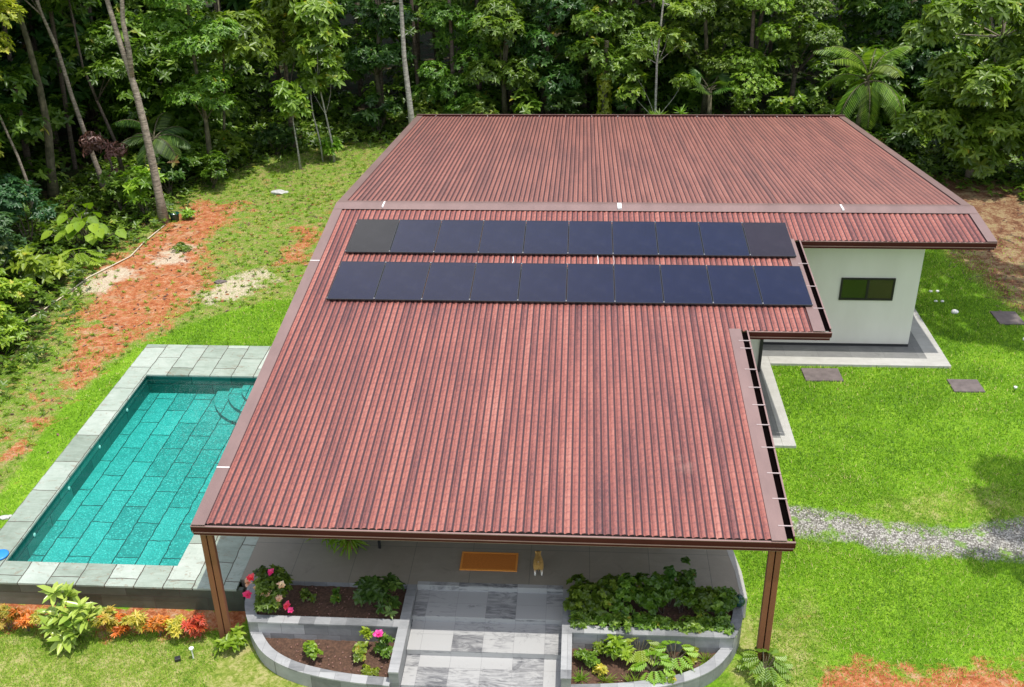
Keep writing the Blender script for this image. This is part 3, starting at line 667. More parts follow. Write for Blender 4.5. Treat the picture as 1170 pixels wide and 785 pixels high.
# ------------------------------------------------------------------ pool and deck
PX0, PX1, PY0, PY1 = -4.855, -1.171, 1.551, 9.403
def build_pool():
    m = MB(); t = .05
    for a, b, c, d in ((-5.453, PX0+.03, PY0-.03, 11.112), (PX0+.03, .9, PY1-.03, 11.112), (-9.5, -5.453, .924, 2.62), (-5.453, PX1-.03, .924, PY0-.03+.06), (PX1-.03, .22, .924, PY1-.03)):
        if (a, b) == (-5.453, PX0+.03): m.box((a, PY0+.03, ZD-t), (b, d, ZD))
        elif (a, b) == (-5.453, PX1-.03): m.box((a, c, ZD-t), (b, PY0+.03, ZD))
        else: m.box((a, c, ZD-t), (b, d, ZD))
    tag(m.build('pool_deck', M['deck'], bevel=.006), kind='structure')
    w = MB().box((-9.5, .965, -.1), (.33, 1.06, ZD-t-.001)).build('retaining_wall', M['deck_wall'])
    tag(w, 'low green stone wall carrying the pool deck above the flower bed', 'wall')
    pool = empty('swimming_pool', (-3, 5.5, 0), 'rectangular turquoise swimming pool lined with green stone slabs', 'pool')
    b = MB(); e = .25
    b.poly([(PX0, PY0, 0), (PX1, PY0, 0), (PX1, PY1, 0), (PX0, PY1, 0)], [(0, 1, 2, 3)])
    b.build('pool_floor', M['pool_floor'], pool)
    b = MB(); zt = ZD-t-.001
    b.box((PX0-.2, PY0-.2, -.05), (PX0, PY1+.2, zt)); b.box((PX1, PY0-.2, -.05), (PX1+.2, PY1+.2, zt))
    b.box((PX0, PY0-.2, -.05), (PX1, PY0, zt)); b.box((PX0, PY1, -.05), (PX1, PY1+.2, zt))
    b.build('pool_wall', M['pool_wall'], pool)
    for i, (r, z) in enumerate(((1.75, .10), (1.38, .20), (1.01, .30), (.64, .40))):
        n = 26; pts = [(PX1-.002, PY1-.002)]+[(PX1-.002-r*math.cos(k*math.pi/2/n), PY1-.002-r*math.sin(k*math.pi/2/n)) for k in range(n+1)]
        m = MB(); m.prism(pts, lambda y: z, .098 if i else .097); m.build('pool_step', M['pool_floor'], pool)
    for y in (7.96, 6.22, 4.49, 2.77):
        m = MB(); ring = []
        m.lathe((0, 0, 0), [(.045, 0), (.045, .012), (.02, .02)], 14); o = m.build('pool_light', M['white'])
        o.data.transform(Matrix.Translation((PX0+.001, y, .33)) @ Matrix.Rotation(math.pi/2, 4, 'Y')); attach(o, pool)
    n = 60; V = [(PX0+.001, PY0+.001, .5), (PX1-.001, PY0+.001, .5), (PX1-.001, PY1-.001, .5), (PX0+.001, PY1-.001, .5)]
    tag(MB().poly(V, [(0, 1, 2, 3)]).build('water', M['water']), kind='structure')
build_pool()
fl = MB().lathe((-5.02, 1.72, ZD+.002), [(.10, 0), (.17, .01), (.18, .035), (.155, .05), (.05, .06)], 28).build('pool_float', M['blue'], smooth=True)
tag(fl, 'round blue plastic float on the near left corner of the pool edge', 'float')

# ------------------------------------------------------------------ patio, steps, planters
XC = 5.29
# outer line of the curved planter front, left half; the right half mirrors it
ARC = [(.40, 1.5), (.43, 1.0), (.50, .60), (.60, .30), (.77, -.02), (1.05, -.40), (1.37, -.66), (1.8, -.87), (2.31, -1.01), (2.88, -1.11), (3.61, -1.17)]
def arc_pts(side, inset=0.0, a=0.0, b=1.0):
    P = [Vector((x, y, 0)) for x, y in ARC]; out = []
    # resample with Catmull-Rom
    for i in range(len(P)-1):
        p0 = P[max(i-1, 0)]; p1 = P[i]; p2 = P[i+1]; p3 = P[min(i+2, len(P)-1)]
        for k in range(5):
            t = k/5; out.append(.5*((2*p1)+(-p0+p2)*t+(2*p0-5*p1+4*p2-p3)*t*t+(-p0+3*p1-3*p2+p3)*t**3))
    out.append(P[-1]); res = []
    for i, p in enumerate(out):
        d = (out[min(i+1, len(out)-1)]-out[max(i-1, 0)]).normalized(); n = Vector((-d.y, d.x, 0))
        q = p+n*inset
        res.append((q.x if side < 0 else 2*XC-q.x-.11*min(1, max(0, (q.x-1)/2.5)), q.y))
    return res
def build_patio():
    pts = [(.222, 1.23), (10.12, 1.23), (10.10, 1.9), (10.02, 2.5), (9.9, 3.4), (9.85, 4.99), (.222, 4.99)]
    tag(MB().prism(pts, lambda y: ZD+.002, .3).build('patio', M['patio']), kind='structure')
    m = MB(); m.prism([(10.12, 1.12), (10.24, 1.12), (10.23, 1.9), (10.15, 2.5), (10.03, 3.4), (9.98, 6.5), (9.86, 6.5), (9.9, 3.4), (10.02, 2.5), (10.10, 1.9)], lambda y: ZD+.006, .5)
    tag(m.build('kerb', M['walk_white']), kind='structure')
    # front steps
    st = empty('front_steps', (5.2, 0, 0), 'wide flight of grey veined stone steps leading up to the patio', 'steps')
    x0, x1 = 3.792, 6.68
    for i, (ya, yb, z) in enumerate(((.50, 1.228, .47), (-.27, .498, .34), (-1.02, -.272, .21), (-1.75, -1.022, .08))):
        MB().box((x0, ya, z-.14), (x1, yb, z)).build('step', M['step'], st)
    MB().box((x0, 1.229, .3), (x1, 1.33, ZD+.004)).build('step_edge', M['step'], st)
    for side, lab, cat in ((-1, 'curved grey stone planter left of the front steps, two soil levels', 'planter'), (1, 'curved grey stone planter right of the front steps, two soil levels', 'planter')):
        pl = empty('planter', (XC+side*3, 0, 0), lab, cat, 'stone planters flanking the steps')
        def X(x): return x if side < 0 else 2*XC-x-.11*min(1, max(0, (x-1)/2.5))
        outer = arc_pts(side, 0); inner = arc_pts(side, .18)
        iu = [i for i in range(len(outer)) if outer[i][1] >= .03]; il = [i for i in range(len(outer)) if outer[i][1] <= .06]
        def strip(idx, ztop, zbot, A, B):
            P = []; F = []
            for i in idx:
                P += [(A[i][0], A[i][1], ztop), (B[i][0], B[i][1], ztop), (A[i][0], A[i][1], zbot), (B[i][0], B[i][1], zbot)]
            for k in range(len(idx)-1):
                a = k*4; b = a+4; F += [(a, b, b+1, a+1), (a, a+2, b+2, b), (a+1, b+1, b+3, a+3)]
            F += [(0, 1, 3, 2), (len(P)-4, len(P)-2, len(P)-1, len(P)-3)]
            return P, F
        for idx, z in ((iu, .60), (il, .34)):
            P, F = strip(idx, z-.03, -.25, outer, inner); MB().poly(P, F).build('planter_wall', M['planter_face'], pl)
            o2 = arc_pts(side, -.008); i2 = arc_pts(side, .188)
            P, F = strip(idx, z, z-.0295, o2, i2); MB().poly(P, F).build('coping', M['coping'], pl)
        xa, xb = sorted((X(.80), X(3.60)))
        MB().box((xa-.06 if side < 0 else xa, .05, -.1), (xb if side < 0 else xb+.06, .23, .57)).build('planter_wall', M['planter_face'], pl)
        MB().box((xa-.06 if side < 0 else xa, .04, .5705), (xb if side < 0 else xb+.06, .24, .603)).build('coping', M['coping'], pl)
        xa, xb = sorted((X(3.605), X(3.785)))
        MB().box((xa, -1.10, -.25), (xb, 1.23, .572)).build('planter_wall', M['planter_face'], pl)
        MB().box((xa-.006, -1.108, .5725), (xb+.006, 1.232, .604)).build('coping', M['coping'], pl)
        MB().box(tuple(sorted((X(.45), X(3.6))))[:1]+(1.22, .3), tuple(sorted((X(.45), X(3.6))))[1:]+(1.2295, .597)).build('planter_wall', M['planter_face'], pl)
        # soil beds, slightly heaped
        for (ya, yb, z, xl) in ((.20, 1.22, .50, .5), (-1.1, .06, .20, .85)):
            nx, ny = 44, 14; P = []; F = []
            for j in range(ny):
                for i in range(nx):
                    u = i/(nx-1); y = ya+(yb-ya)*j/(ny-1)
                    lim = np.interp(y, [p[1] for p in ARC[::-1]], [p[0] for p in ARC[::-1]])+.1
                    x = max(lim, xl)+(3.61-max(lim, xl))*u
                    P.append((X(x), y, z+random.uniform(-.014, .014)))
            for j in range(ny-1):
                for i in range(nx-1): a = j*nx+i; F.append((a, a+1, a+nx+1, a+nx))
            MB().poly(P, F).build('soil', M['dirt'], pl)
build_patio()

def build_walkway():
    m = MB()
    m.box((11.80, 6.536, .2), (12.118, 11.0, ZD)); m.box((10.25, 6.536, .2), (11.80, 6.87, ZD))
    m.box((12.118, 10.596, .2), (16.938, 11.0, ZD)); m.box((16.41, 11.0, .2), (16.938, 27.5, ZD))
    m.box((11.80, 11.0, .2), (12.1, 11.04, ZD-.05))
    tag(m.build('pavement', M['walk_white'], bevel=.01), kind='structure')
    m = MB(); m.box((10.25, 6.87, .2), (11.80, 11.0, ZD-.004)); m.box((10.25, 11.0, .2), (16.41, 11.72, ZD-.004)); m.box((16.05, 11.72, .2), (16.41, 27.5, ZD-.004))
    tag(m.build('pavement', M['walk_grey']), kind='structure')
build_walkway()
for (a, b, c, d), lab in zip(STEPS, ('brown square stepping slab in the grass beside the pale walkway', 'brown square stepping slab alone in the middle of the lawn', 'brown stepping slab at the far edge of the lawn near bare soil')):
    z = float(ground_z((a+c)/2, (b+d)/2)); m = MB().box((a, b, z-.05), (c, d, z+.045), rz=random.uniform(-.03, .03))
    tag(m.build('stepping_slab', M['slab'], bevel=.012), lab, 'slab', 'stepping slabs in the lawn')

# ------------------------------------------------------------------ foliage helpers
def norm(a): return a/np.maximum(np.linalg.norm(a, axis=1, keepdims=True), 1e-9)
class Leaves:
    """collects folded six-corner leaves and makes one mesh of them"""
    def __init__(s): s.V = []; s.Q = []; s.T = []; s.n = 0
    def add(s, base, axis, up, L, W, tint, fold=.18, droop=.12):
        n = len(base)
        if n == 0: return
        axis = norm(axis); side = norm(np.cross(axis, up)); up = norm(np.cross(side, axis)); L = np.broadcast_to(L, (n,))[:, None]; W = np.broadcast_to(W, (n,))[:, None]
        v0 = base; f = up*W*fold
        v1 = base+axis*L*.32+side*W*.5+f; v5 = base+axis*L*.32-side*W*.5+f
        v2 = base+axis*L*.70+side*W*.40+f-up*L*droop*.5; v4 = base+axis*L*.70-side*W*.40+f-up*L*droop*.5
        v3 = base+axis*L-up*L*droop
        s.V.append(np.stack([v0, v1, v2, v3, v4, v5], 1).reshape(-1, 3))
        i = np.arange(n)[:, None]*6+s.n
        s.Q.append(np.concatenate([i+np.array([[0, 1, 2, 3]]), i+np.array([[0, 3, 4, 5]])], 1).reshape(-1, 4)); s.n += n*6
        s.T.append(np.repeat(np.clip(np.broadcast_to(tint, (n,)), 0, 1), 2))
    def rosettes(s, C, A, per, L, W, tint, tilt=(60, 105), jitter=.25, stem=.0):
        """per leaves round each axis A at centre C"""
        n = len(C); A = norm(A); ref = np.where(np.abs(A[:, 2:3]) < .9, np.array([[0, 0, 1.]]), np.array([[1., 0, 0]]))
        e1 = norm(np.cross(A, ref)); e2 = np.cross(A, e1)
        C = np.repeat(C, per, 0); A = np.repeat(A, per, 0); e1 = np.repeat(e1, per, 0); e2 = np.repeat(e2, per, 0); N = n*per
        ph = np.tile(np.arange(per)*2*np.pi/per, n)+np.repeat(RNG.uniform(0, 6.28, n), per)+RNG.normal(0, jitter, N)
        th = np.radians(RNG.uniform(tilt[0], tilt[1], N))[:, None]
        R = e1*np.cos(ph)[:, None]+e2*np.sin(ph)[:, None]
        ax = A*np.cos(th)+R*np.sin(th); ax[:, 2] -= .12; ax = norm(ax)
        up = A*np.sin(th)-R*np.cos(th)
        Ls = L*RNG.uniform(.7, 1.2, N); t = np.repeat(np.broadcast_to(tint, (n,)), per)+RNG.normal(0, .09, N)
        s.add(C+ax*stem, ax, up, Ls, Ls*W/L*RNG.uniform(.85, 1.15, N), t)
    def build(s, name, mat, parent=None):
        V = np.concatenate(s.V); Q = np.concatenate(s.Q); T = np.concatenate(s.T)
        if parent is not None: V = V-np.array(world_of(parent).translation)
        return np_mesh(name, V, Q, mat, parent, T)
def shell(blobs, dens, low=-.5, inner=.55, floor=3):
    """points on (and a little inside) ellipsoid blobs, more on top; returns points, outward directions"""
    P = []; D = []
    for c, r in blobs:
        c = np.array(c, float); r = np.array(r if hasattr(r, '__len__') else (r, r, r*.8), float)
        n = max(floor, int(dens*r[0]*r[1]*4)); d = norm(RNG.normal(size=(n*2, 3))); d = d[d[:, 2] > low][:n]
        k = inner+(1.08-inner)*RNG.random(len(d))**.45
        P.append(c+d*r*k[:, None]); D.append(d)
    return np.concatenate(P), np.concatenate(D)

LM = {
 'bright': leaf_mat('leaf_bright', (.035, .095, .008), (.105, .22, .018), (.23, .38, .045), (.42, .38, .03)),
 'mid': leaf_mat('leaf_mid', (.025, .070, .008), (.085, .185, .016), (.22, .36, .05), (.30, .30, .04)),
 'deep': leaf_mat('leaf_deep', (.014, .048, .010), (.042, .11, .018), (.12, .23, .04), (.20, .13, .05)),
 'blue': leaf_mat('leaf_blue_green', (.014, .050, .020), (.035, .105, .035), (.09, .20, .065), (.2, .25, .08)),
 'yellow': leaf_mat('leaf_yellow_green', (.10, .17, .012), (.24, .34, .022), (.42, .50, .07), (.5, .52, .08)),
 'lime': leaf_mat('leaf_lime', (.07, .16, .012), (.16, .31, .022), (.30, .46, .05), (.5, .5, .08)),
 'brown': leaf_mat('leaf_dead', (.05, .025, .02), (.13, .07, .05), (.26, .16, .12), None, .15),
 'croton_y': leaf_mat('croton_yellow', (.14, .20, .02), (.50, .46, .05), (.78, .64, .14), (.6, .25, .04)),
 'croton_o': leaf_mat('croton_orange', (.16, .14, .02), (.66, .26, .03), (.82, .46, .06), (.2, .25, .03)),
 'croton_r': leaf_mat('croton_red', (.12, .10, .02), (.52, .10, .03), (.75, .26, .05), (.6, .35, .05)),
 'pink': leaf_mat('petal_pink', (.70, .03, .16), (.85, .05, .22), (.90, .20, .35), None, .3),
 'red': leaf_mat('petal_red', (.75, .03, .05), (.85, .06, .08), (.90, .2, .15), None, .3),
 'peach': leaf_mat('petal_peach', (.75, .42, .25), (.85, .58, .38), (.9, .75, .55), None, .3),
}
BARK = {'pale': bark('bark_pale', (.26, .21, .16), (.50, .42, .34)), 'brown': bark('bark_brown', (.10, .075, .055), (.22, .17, .13)),
        'moss': bark('bark_moss', (.09, .085, .04), (.20, .17, .11), False), 'white': bark('bark_white', (.38, .36, .31), (.58, .55, .48))}

def limb_points(a, b, sag=.15, n=5):
    a = Vector(a); b = Vector(b); off = Vector((random.uniform(-1, 1), random.uniform(-1, 1), random.uniform(-.2, 1)))*(b-a).length*sag
    return [a.lerp(b, t)+off*math.sin(math.pi*t) for t in [i/(n-1) for i in range(n)]]
def tree(name, label, cat, trunk, r0, blobs, leaf, bk, style, group=None, dens=16, tintb=0.0, extra_trunks=()):
    """trunk: list of points; blobs: foliage masses carried on limbs"""
    base = trunk[0]
    o = empty(name, tuple(base), label, cat, group)
    m = MB(); n = len(trunk); m.tube(trunk, [r0*(1-.62*i/(n-1))*(1.35 if i == 0 else 1) for i in range(n)], 9)
    for tr, r in extra_trunks: m.tube(tr, [r*(1-.5*i/(len(tr)-1)) for i in range(len(tr))], 8)
    T = [Vector(p) for p in trunk]
    for c, r in blobs:
        rr = r[0] if hasattr(r, '__len__') else r
        cz = Vector(c); best = min(range(len(T)), key=lambda i: (T[i]-(cz-Vector((0, 0, rr*.8+.4)))).length)
        if (T[best]-cz).length < 6:
            m.tube(limb_points(T[best], cz, .08), [r0*.28, r0*.22, r0*.17, r0*.12, r0*.06], 5)
    m.build('trunk', BARK[bk], o, smooth=True)
    dens = dens*1.35
    lv = Leaves(); P, D = shell(blobs, dens)
    ph = RNG.random(len(P))
    size = {'big': (.34, .13, 8), 'mid': (.24, .10, 7), 'small': (.17, .075, 7), 'long': (.34, .085, 9), 'fine': (.11, .05, 8), 'huge': (.5, .26, 5)}[style]
    bt = np.clip(.42+tintb+.25*D[:, 2]*.3+RNG.normal(0, .16, len(P)), 0, 1)
    A = D*.75+np.array([[0, 0, .75]])+RNG.normal(0, .25, D.shape)
    lv.rosettes(P, A, size[2], size[0], size[1], bt)
    lv.build('crown', LM[leaf], o)
    return o
def cloud(c, R, H, n, r=(.5, 1.0), flat=.75):
    """n foliage masses inside an upright ellipsoid of radius R and height H centred at c"""
    out = []
    for i in range(n):
        while True:
            p = np.array([random.uniform(-1, 1) for _ in range(3)])
            if .25 < np.linalg.norm(p) < 1: break
        rr = random.uniform(*r)
        out.append(((c[0]+p[0]*R, c[1]+p[1]*R, c[2]+p[2]*H/2), (rr, rr, rr*flat)))
    return out

# ------------------------------------------------------------------ the forest edge
GZ = lambda x, y: float(ground_z(x, y))
def forest():
    G = 'trees along the forest edge'
    # left side, behind the red soil
    tree('forked_tree', 'tall pale tree that forks high up, standing on red soil left of the house', 'tree',
         [(-8.52, 20.8, .4), (-8.53, 20.8, 1.5), (-8.55, 20.8, 2.7), (-8.6, 20.8, 4.2), (-8.68, 20.8, 5.4), (-8.76, 20.8, 6.1), (-8.95, 20.8, 7.3), (-9.1, 20.8, 8.6), (-9.3, 20.8, 11.5)], .17,
         cloud((-9.2, 20.8, 12.5), 1.8, 2.4, 7, (.7, 1.0)), 'mid', 'pale', 'mid', G, 9,
         extra_trunks=[([(-8.74, 20.8, 5.9), (-8.66, 20.8, 6.8), (-8.68, 20.8, 7.8), (-8.5, 20.8, 9), (-8.1, 20.9, 11.8)], .11)])
    tree('leaning_tree', 'slender tree leaning left with clean trunk, left of the forked tree', 'tree',
         [(-12.1, 24, .5), (-12.2, 24, 1.4), (-12.36, 24, 2.4), (-12.64, 24, 4.4), (-12.8, 24, 6.1), (-13.1, 24, 7.4), (-13.6, 24, 10)], .12,
         cloud((-13.7, 24, 9.8), 1.8, 3.0, 8, (.6, 1.0)), 'mid', 'pale', 'mid', G, 10)
    tree('mossy_tree', 'thick mossy brown trunk in the dark forest at far left', 'tree',
         [(-13.75, 23, .4), (-13.6, 23, 1.8), (-13.36, 23, 3.3), (-13.3, 23, 5), (-13.35, 23, 6.6), (-13.6, 23, 9.5)], .2,
         cloud((-13.9, 23, 9.6), 2.0, 3.0, 8, (.7, 1.0)), 'deep', 'moss', 'mid', G, 10)
    tree('crooked_tree', 'thin crooked grey trunk nearest the left border of the forest', 'tree',
         [(-13.6, 21, .4), (-13.5, 21, 1.8), (-13.65, 21, 3.0), (-13.9, 21, 4.2), (-14.1, 21, 5.4), (-14.2, 21, 8.5)], .07,
         cloud((-14.1, 21, 8.6), 1.4, 2.2, 6, (.6, .9)), 'deep', 'pale', 'mid', G, 10)
    tree('thin_tree', 'thin tree crossing behind the leaning one, with dead brown leaves near its base', 'tree',
         [(-11.9, 25.5, .4), (-12.0, 25.5, 2.2), (-12.4, 25.5, 3.8), (-12.7, 25.5, 5.2), (-12.7, 25.5, 8)], .08,
         cloud((-12.6, 25.8, 7.6), 1.3, 2.4, 7, (.5, .9))+cloud((-11.7, 25.2, 5.2), .8, 1.0, 3, (.4, .6)), 'mid', 'brown', 'mid', G, 12)
    tree('yellow_tree', 'yellow green fine leaved crown hanging into the top left corner', 'tree',
         [(-13.8, 18.5, .4), (-13.6, 18.5, 3), (-13.4, 18.5, 6), (-13.2, 18.4, 8)], .12,
         [((-12.3, 18.4, 7.5), (.8, .8, .5)), ((-11.8, 18.8, 8.4), (.7, .7, .45)), ((-12.7, 18.2, 6.5), (.7, .7, .4)), ((-12.9, 18, 8.2), (.9, .9, .6)), ((-13.2, 17.5, 7.0), (.8, .8, .5)), ((-13.4, 18.3, 4.7), (.6, .6, .5)), ((-13.2, 18.1, 4.1), (.6, .6, .45)), ((-13, 18.6, 9.6), (1.1, 1.1, .6))],
         'yellow', 'brown', 'small', G, 34, .15)
    tree('leafy_tree', 'leafy green tree in layered tiers right of the forked trunk', 'tree',
         [(-8.2, 25.5, .4), (-8.1, 25.5, 3), (-8.2, 25.5, 6), (-8, 25.5, 9)], .11,
         [((-8.4, 24.8, 4.3), (.9, .8, .35)), ((-7.6, 25.1, 4.7), (.8, .8, .35)), ((-7.9, 24.9, 6.2), (1.1, .9, .45)), ((-8.9, 25.3, 6.9), (.9, .9, .4)), ((-7.1, 25.4, 6.6), (.9, .8, .4)), ((-8.3, 25.2, 7.9), (1.3, 1.1, .5)), ((-7.4, 25.2, 3.9), (.6, .6, .3)), ((-8.1, 25.5, 9.3), (1.4, 1.2, .6))],
         'bright', 'moss', 'small', G, 44, .05)
    tree('sapling', 'small sapling with a lone rosette crown on a pale stem, open ground left', 'tree',
         [(-4.9, 27, .4), (-4.93, 27, 1.4), (-4.99, 27, 2.6), (-4.9, 27, 3.4)], .045,
         [((-4.95, 26.9, 3.5), (.62, .6, .35)), ((-4.85, 27.1, 3.0), (.5, .5, .25)), ((-5.1, 26.9, 4.0), (.45, .45, .3))], 'bright', 'white', 'big', G, 16, .15)
    tree('twin_sapling', 'pair of white stems side by side carrying bright drooping leaves', 'tree',
         [(-3.67, 28, .4), (-3.7, 28, 1.4), (-3.85, 28, 2.6), (-4.03, 28, 4.1), (-3.9, 28, 5.5)], .05,
         [((-3.8, 27.8, 4.9), (.75, .6, .3)), ((-3.5, 28, 4.2), (.6, .5, .3)), ((-4.2, 28, 5.6), (.7, .6, .35)), ((-3.6, 28, 5.9), (.8, .6, .35)), ((-4.4, 28, 3.9), (.6, .5, .3)), ((-3.9, 28.2, 6.8), (.9, .8, .4))],
         'bright', 'white', 'big', G, 15, .12, extra_trunks=[([(-4.17, 28, .4), (-4.2, 28, 1.4), (-4.4, 28, 2.7), (-4.4, 28, 4.2)], .045)])
    tree('slender_tree', 'slender brown stem under heavy green foliage, between the sapling and leafy tiers', 'tree',
         [(-8.05, 27, .4), (-7.96, 27, 2.1), (-7.66, 27, 4.2), (-7.5, 27, 5.4), (-7.4, 27, 8)], .07,
         cloud((-7.0, 27.2, 6.3), 1.6, 2.6, 11, (.5, .85), .55)+[((-8, 26.8, 1.7), (.6, .6, .5)), ((-7.6, 26.8, 1.5), (.6, .5, .4))], 'bright', 'moss', 'big', G, 13)
    tree('broad_tree', 'broad light green tree with yellow leaves, above the small sapling', 'tree',
         [(-5.8, 29.5, .4), (-5.8, 29.5, 3), (-5.7, 29.5, 6), (-5.7, 29.5, 9)], .12,
         cloud((-5.7, 29.1, 6.2), 1.6, 3.2, 13, (.5, .9), .55), 'bright', 'brown', 'big', G, 13, .12)
    tree('straight_tree', 'tall smooth pale trunk rising at the rear left corner of the roof', 'tree',
         [(-.5, 30, .3), (-.58, 30, 2.2), (-.71, 30, 4.4), (-.7, 30, 6.9), (-.6, 30, 10.5)], .15,
         cloud((-.6, 30, 11.3), 1.8, 2.0, 7, (.7, 1)), 'mid', 'white', 'mid', G, 9)
    wall = [  # x, y, species look, leaf, style, centre z, spread, height, n, bark, label
        (-2.4, 32.6, 'deep', 'mid', 5.2, 1.4, 4.0, 11, 'moss', 'shadowy dark tree left of the smooth pale trunk, with a vine hanging'),
        (1.2, 31.8, 'mid', 'small', 4.0, 1.5, 5.6, 17, 'brown', 'dense small leaved tree right beside the smooth pale trunk'),
        (3.4, 31.6, 'mid', 'mid', 4.2, 1.5, 5.6, 16, 'moss', 'bushy mid green tree behind the roof above the left panels'),
        (5.4, 32.2, 'deep', 'mid', 4.6, 1.4, 5.2, 14, 'brown', 'dark green tree with broken crown behind the centre of the roof'),
        (7.8, 32.0, 'mid', 'mid', 4.8, 1.6, 4.4, 15, 'moss', 'wide spreading green tree above the vine covered column'),
        (9.2, 32.6, 'bright', 'small', 5.6, 1.4, 3.6, 12, 'brown', 'light green tree behind the bare thin white stem'),
        (12.4, 32.4, 'mid', 'small', 4.8, 1.7, 4.4, 18, 'moss', 'grey green small leaved tree above the fan palm'),
        (14.3, 31.4, 'lime', 'fine', 4.6, .95, 4.8, 13, 'brown', 'narrow yellow green tree standing left of the feather palm'),
        (16.3, 32.6, 'mid', 'small', 5.2, 1.3, 4.2, 12, 'brown', 'olive green tree with brown vines just left of the feather palm'),
        (21.8, 33.8, 'deep', 'mid', 4.6, 1.5, 5.0, 14, 'moss', 'dark tree in shade right behind the feather palm'),
    ]
    for x, y, leaf, st, cz, R, H, n, bk, lab in wall:
        tr = [(x, y+.5, .4), (x+random.uniform(-.2, .2), y+.5, 3), (x+random.uniform(-.3, .3), y+.5, 6), (x+random.uniform(-.4, .4), y+.6, 9)]
        d = {'fine': 44, 'small': 30, 'mid': 17}[st]
        tree('forest_tree', lab, 'tree', tr, .13, cloud((x, y, cz), R, H, n, (.5, .95), .6)+cloud((x, y+.6, 9), 1.5, 2, 3, (.7, 1), .6), leaf, bk, st, G, d)
    tree('bare_stem_tree', 'thin whitish stem with crooked bare branches and few leaf tufts, right of centre', 'tree',
         [(10.1, 30.6, .3), (10.09, 30.6, 1.7), (10.05, 30.6, 4.1), (10.19, 30.6, 6.6), (10.2, 30.6, 8.5)], .07,
         [((9.3, 30.5, 4.5), (.4, .4, .2)), ((9.2, 30.4, 3.6), (.4, .4, .2)), ((10.9, 30.4, 4.9), (.45, .4, .25)), ((11.2, 30.5, 3.4), (.5, .4, .25)), ((10.4, 30.3, 5.4), (.5, .4, .25)), ((9.7, 30.4, 5.6), (.4, .4, .2)), ((9.0, 30.4, 2.9), (.6, .5, .35)), ((10.9, 30.4, 6.3), (.5, .5, .3))], 'bright', 'white', 'mid', G, 22, .1)
    # vine-covered column
    o = empty('vine_column', (7.84, 30.8, .3), 'narrow trunk wrapped in pale yellow green vines behind the roof', 'tree', G)
    MB().tube([(7.84, 30.8, .3), (7.86, 30.8, 2), (7.9, 30.9, 5)], [.14, .12, .1], 8).build('trunk', BARK['moss'], o)
    lv = Leaves(); n = 260; z = RNG.uniform(.5, 3.6, n); a = RNG.uniform(0, 6.28, n); r = RNG.uniform(.15, .32, n)
    P = np.stack([7.85+r*np.cos(a), 30.8+r*np.sin(a), z], 1); lv.rosettes(P, np.stack([np.cos(a), np.sin(a), a*0+.2], 1), 4, .16, .09, .35); lv.build('vine', LM['yellow'], o)
    # big tree on the right
    tree('broadleaf_tree', 'large bright broadleaf tree filling the right border behind the house', 'tree',
         [(22.3, 26.2, .3), (22.25, 26.2, 1.5), (22.4, 26.3, 3.5), (22.6, 26.5, 6), (22.6, 26.6, 9)], .13,
         cloud((22.4, 25.6, 5.2), 2.3, 5.2, 30, (.6, 1.0), .6)+cloud((23.6, 26, 3.0), 1.3, 3.2, 12, (.5, .9), .6)+[((20.4, 25.6, 3.4), (.9, .8, .45)), ((19.7, 25.8, 2.9), (.7, .7, .4)), ((20.9, 25.2, 2.9), (.9, .8, .5)), ((19.7, 26, 6.3), (.8, .8, .4)), ((20.3, 25.8, 7.0), (.9, .9, .5)), ((21.6, 25, 2.2), (.8, .7, .5)), ((22.3, 25.2, 1.6), (.8, .7, .5)), ((21.0, 25.6, 4.6), (.9, .8, .5))],
         'bright', 'pale', 'big', G, 15)
forest()

def palm(name, label, base, top, nf, L, leaf, fan=False, up=(20, 100), lean=0):
    o = empty(name, base, label, 'palm')
    MB().tube([base, ((base[0]*.6+top[0]*.4), base[1], (base[2]+top[2])/2), top], [.13, .10, .09], 9).build('trunk', BARK['moss'], o, smooth=True)
    for i in range(nf):
        az = 2*math.pi*i/nf+random.uniform(-.25, .25); el = math.radians(random.uniform(*up)); Lf = L*random.uniform(.8, 1.15)
        pts = []; p = Vector(top); e = math.radians(90)-el; d = None
        for k in range(11):
            dirv = Vector((math.cos(az)*math.cos(e), math.sin(az)*math.cos(e), math.sin(e))); pts.append(p.copy()); p = p+dirv*Lf/10; e -= math.radians(9 if not fan else 3)
        lv = Leaves(); B = []; A = []; U = []; LL = []
        if fan:
            c = np.array(pts[5]); d = (pts[6]-pts[5]).normalized(); s = d.cross(Vector((0, 0, 1))).normalized()
            for k in range(22):
                a = math.radians(-115+230*k/21); v = d*math.cos(a)+s*math.sin(a); B.append(c); A.append(list(v-Vector((0, 0, .25*abs(math.sin(a)))))); U.append(list(s.cross(d))); LL.append(.62)
            lv.add(np.array(B), np.array(A), np.array(U), np.array(LL), .06, RNG.uniform(.4, .8, len(B)))
            pts = pts[:6]
        else:
            for k in range(25):
                t = .16+.84*k/24; i0 = min(int(t*10), 9); q = pts[i0].lerp(pts[i0+1], t*10-i0); d = (pts[i0+1]-pts[i0]).normalized(); s = d.cross(Vector((0, 0, 1))).normalized()
                for sg in (-1, 1):
                    v = s*sg*.85+d*.5-Vector((0, 0, .22)); B.append(list(q)); A.append(list(v)); U.append(list(s.cross(d))); LL.append(.62*math.sin(math.pi*(.12+.82*t))**.6)
            lv.add(np.array(B), np.array(A), np.array(U), np.array(LL), .05, RNG.uniform(.35, .85, len(B)), .1, .25)
        m = MB().tube(pts, [.028*(1-.8*k/len(pts)) for k in range(len(pts))], 5); st = m.build('frond', BARK['moss'], o)
        leafo = lv.build('leaflets', leaf, o); leafo.parent = st
    return o
palm('feather_palm', 'bright feather palm with arching fronds behind the right end of the roof', (18.6, 30, .3), (18.8, 29.9, 3.5), 17, 2.5, LM['bright'], up=(5, 95))
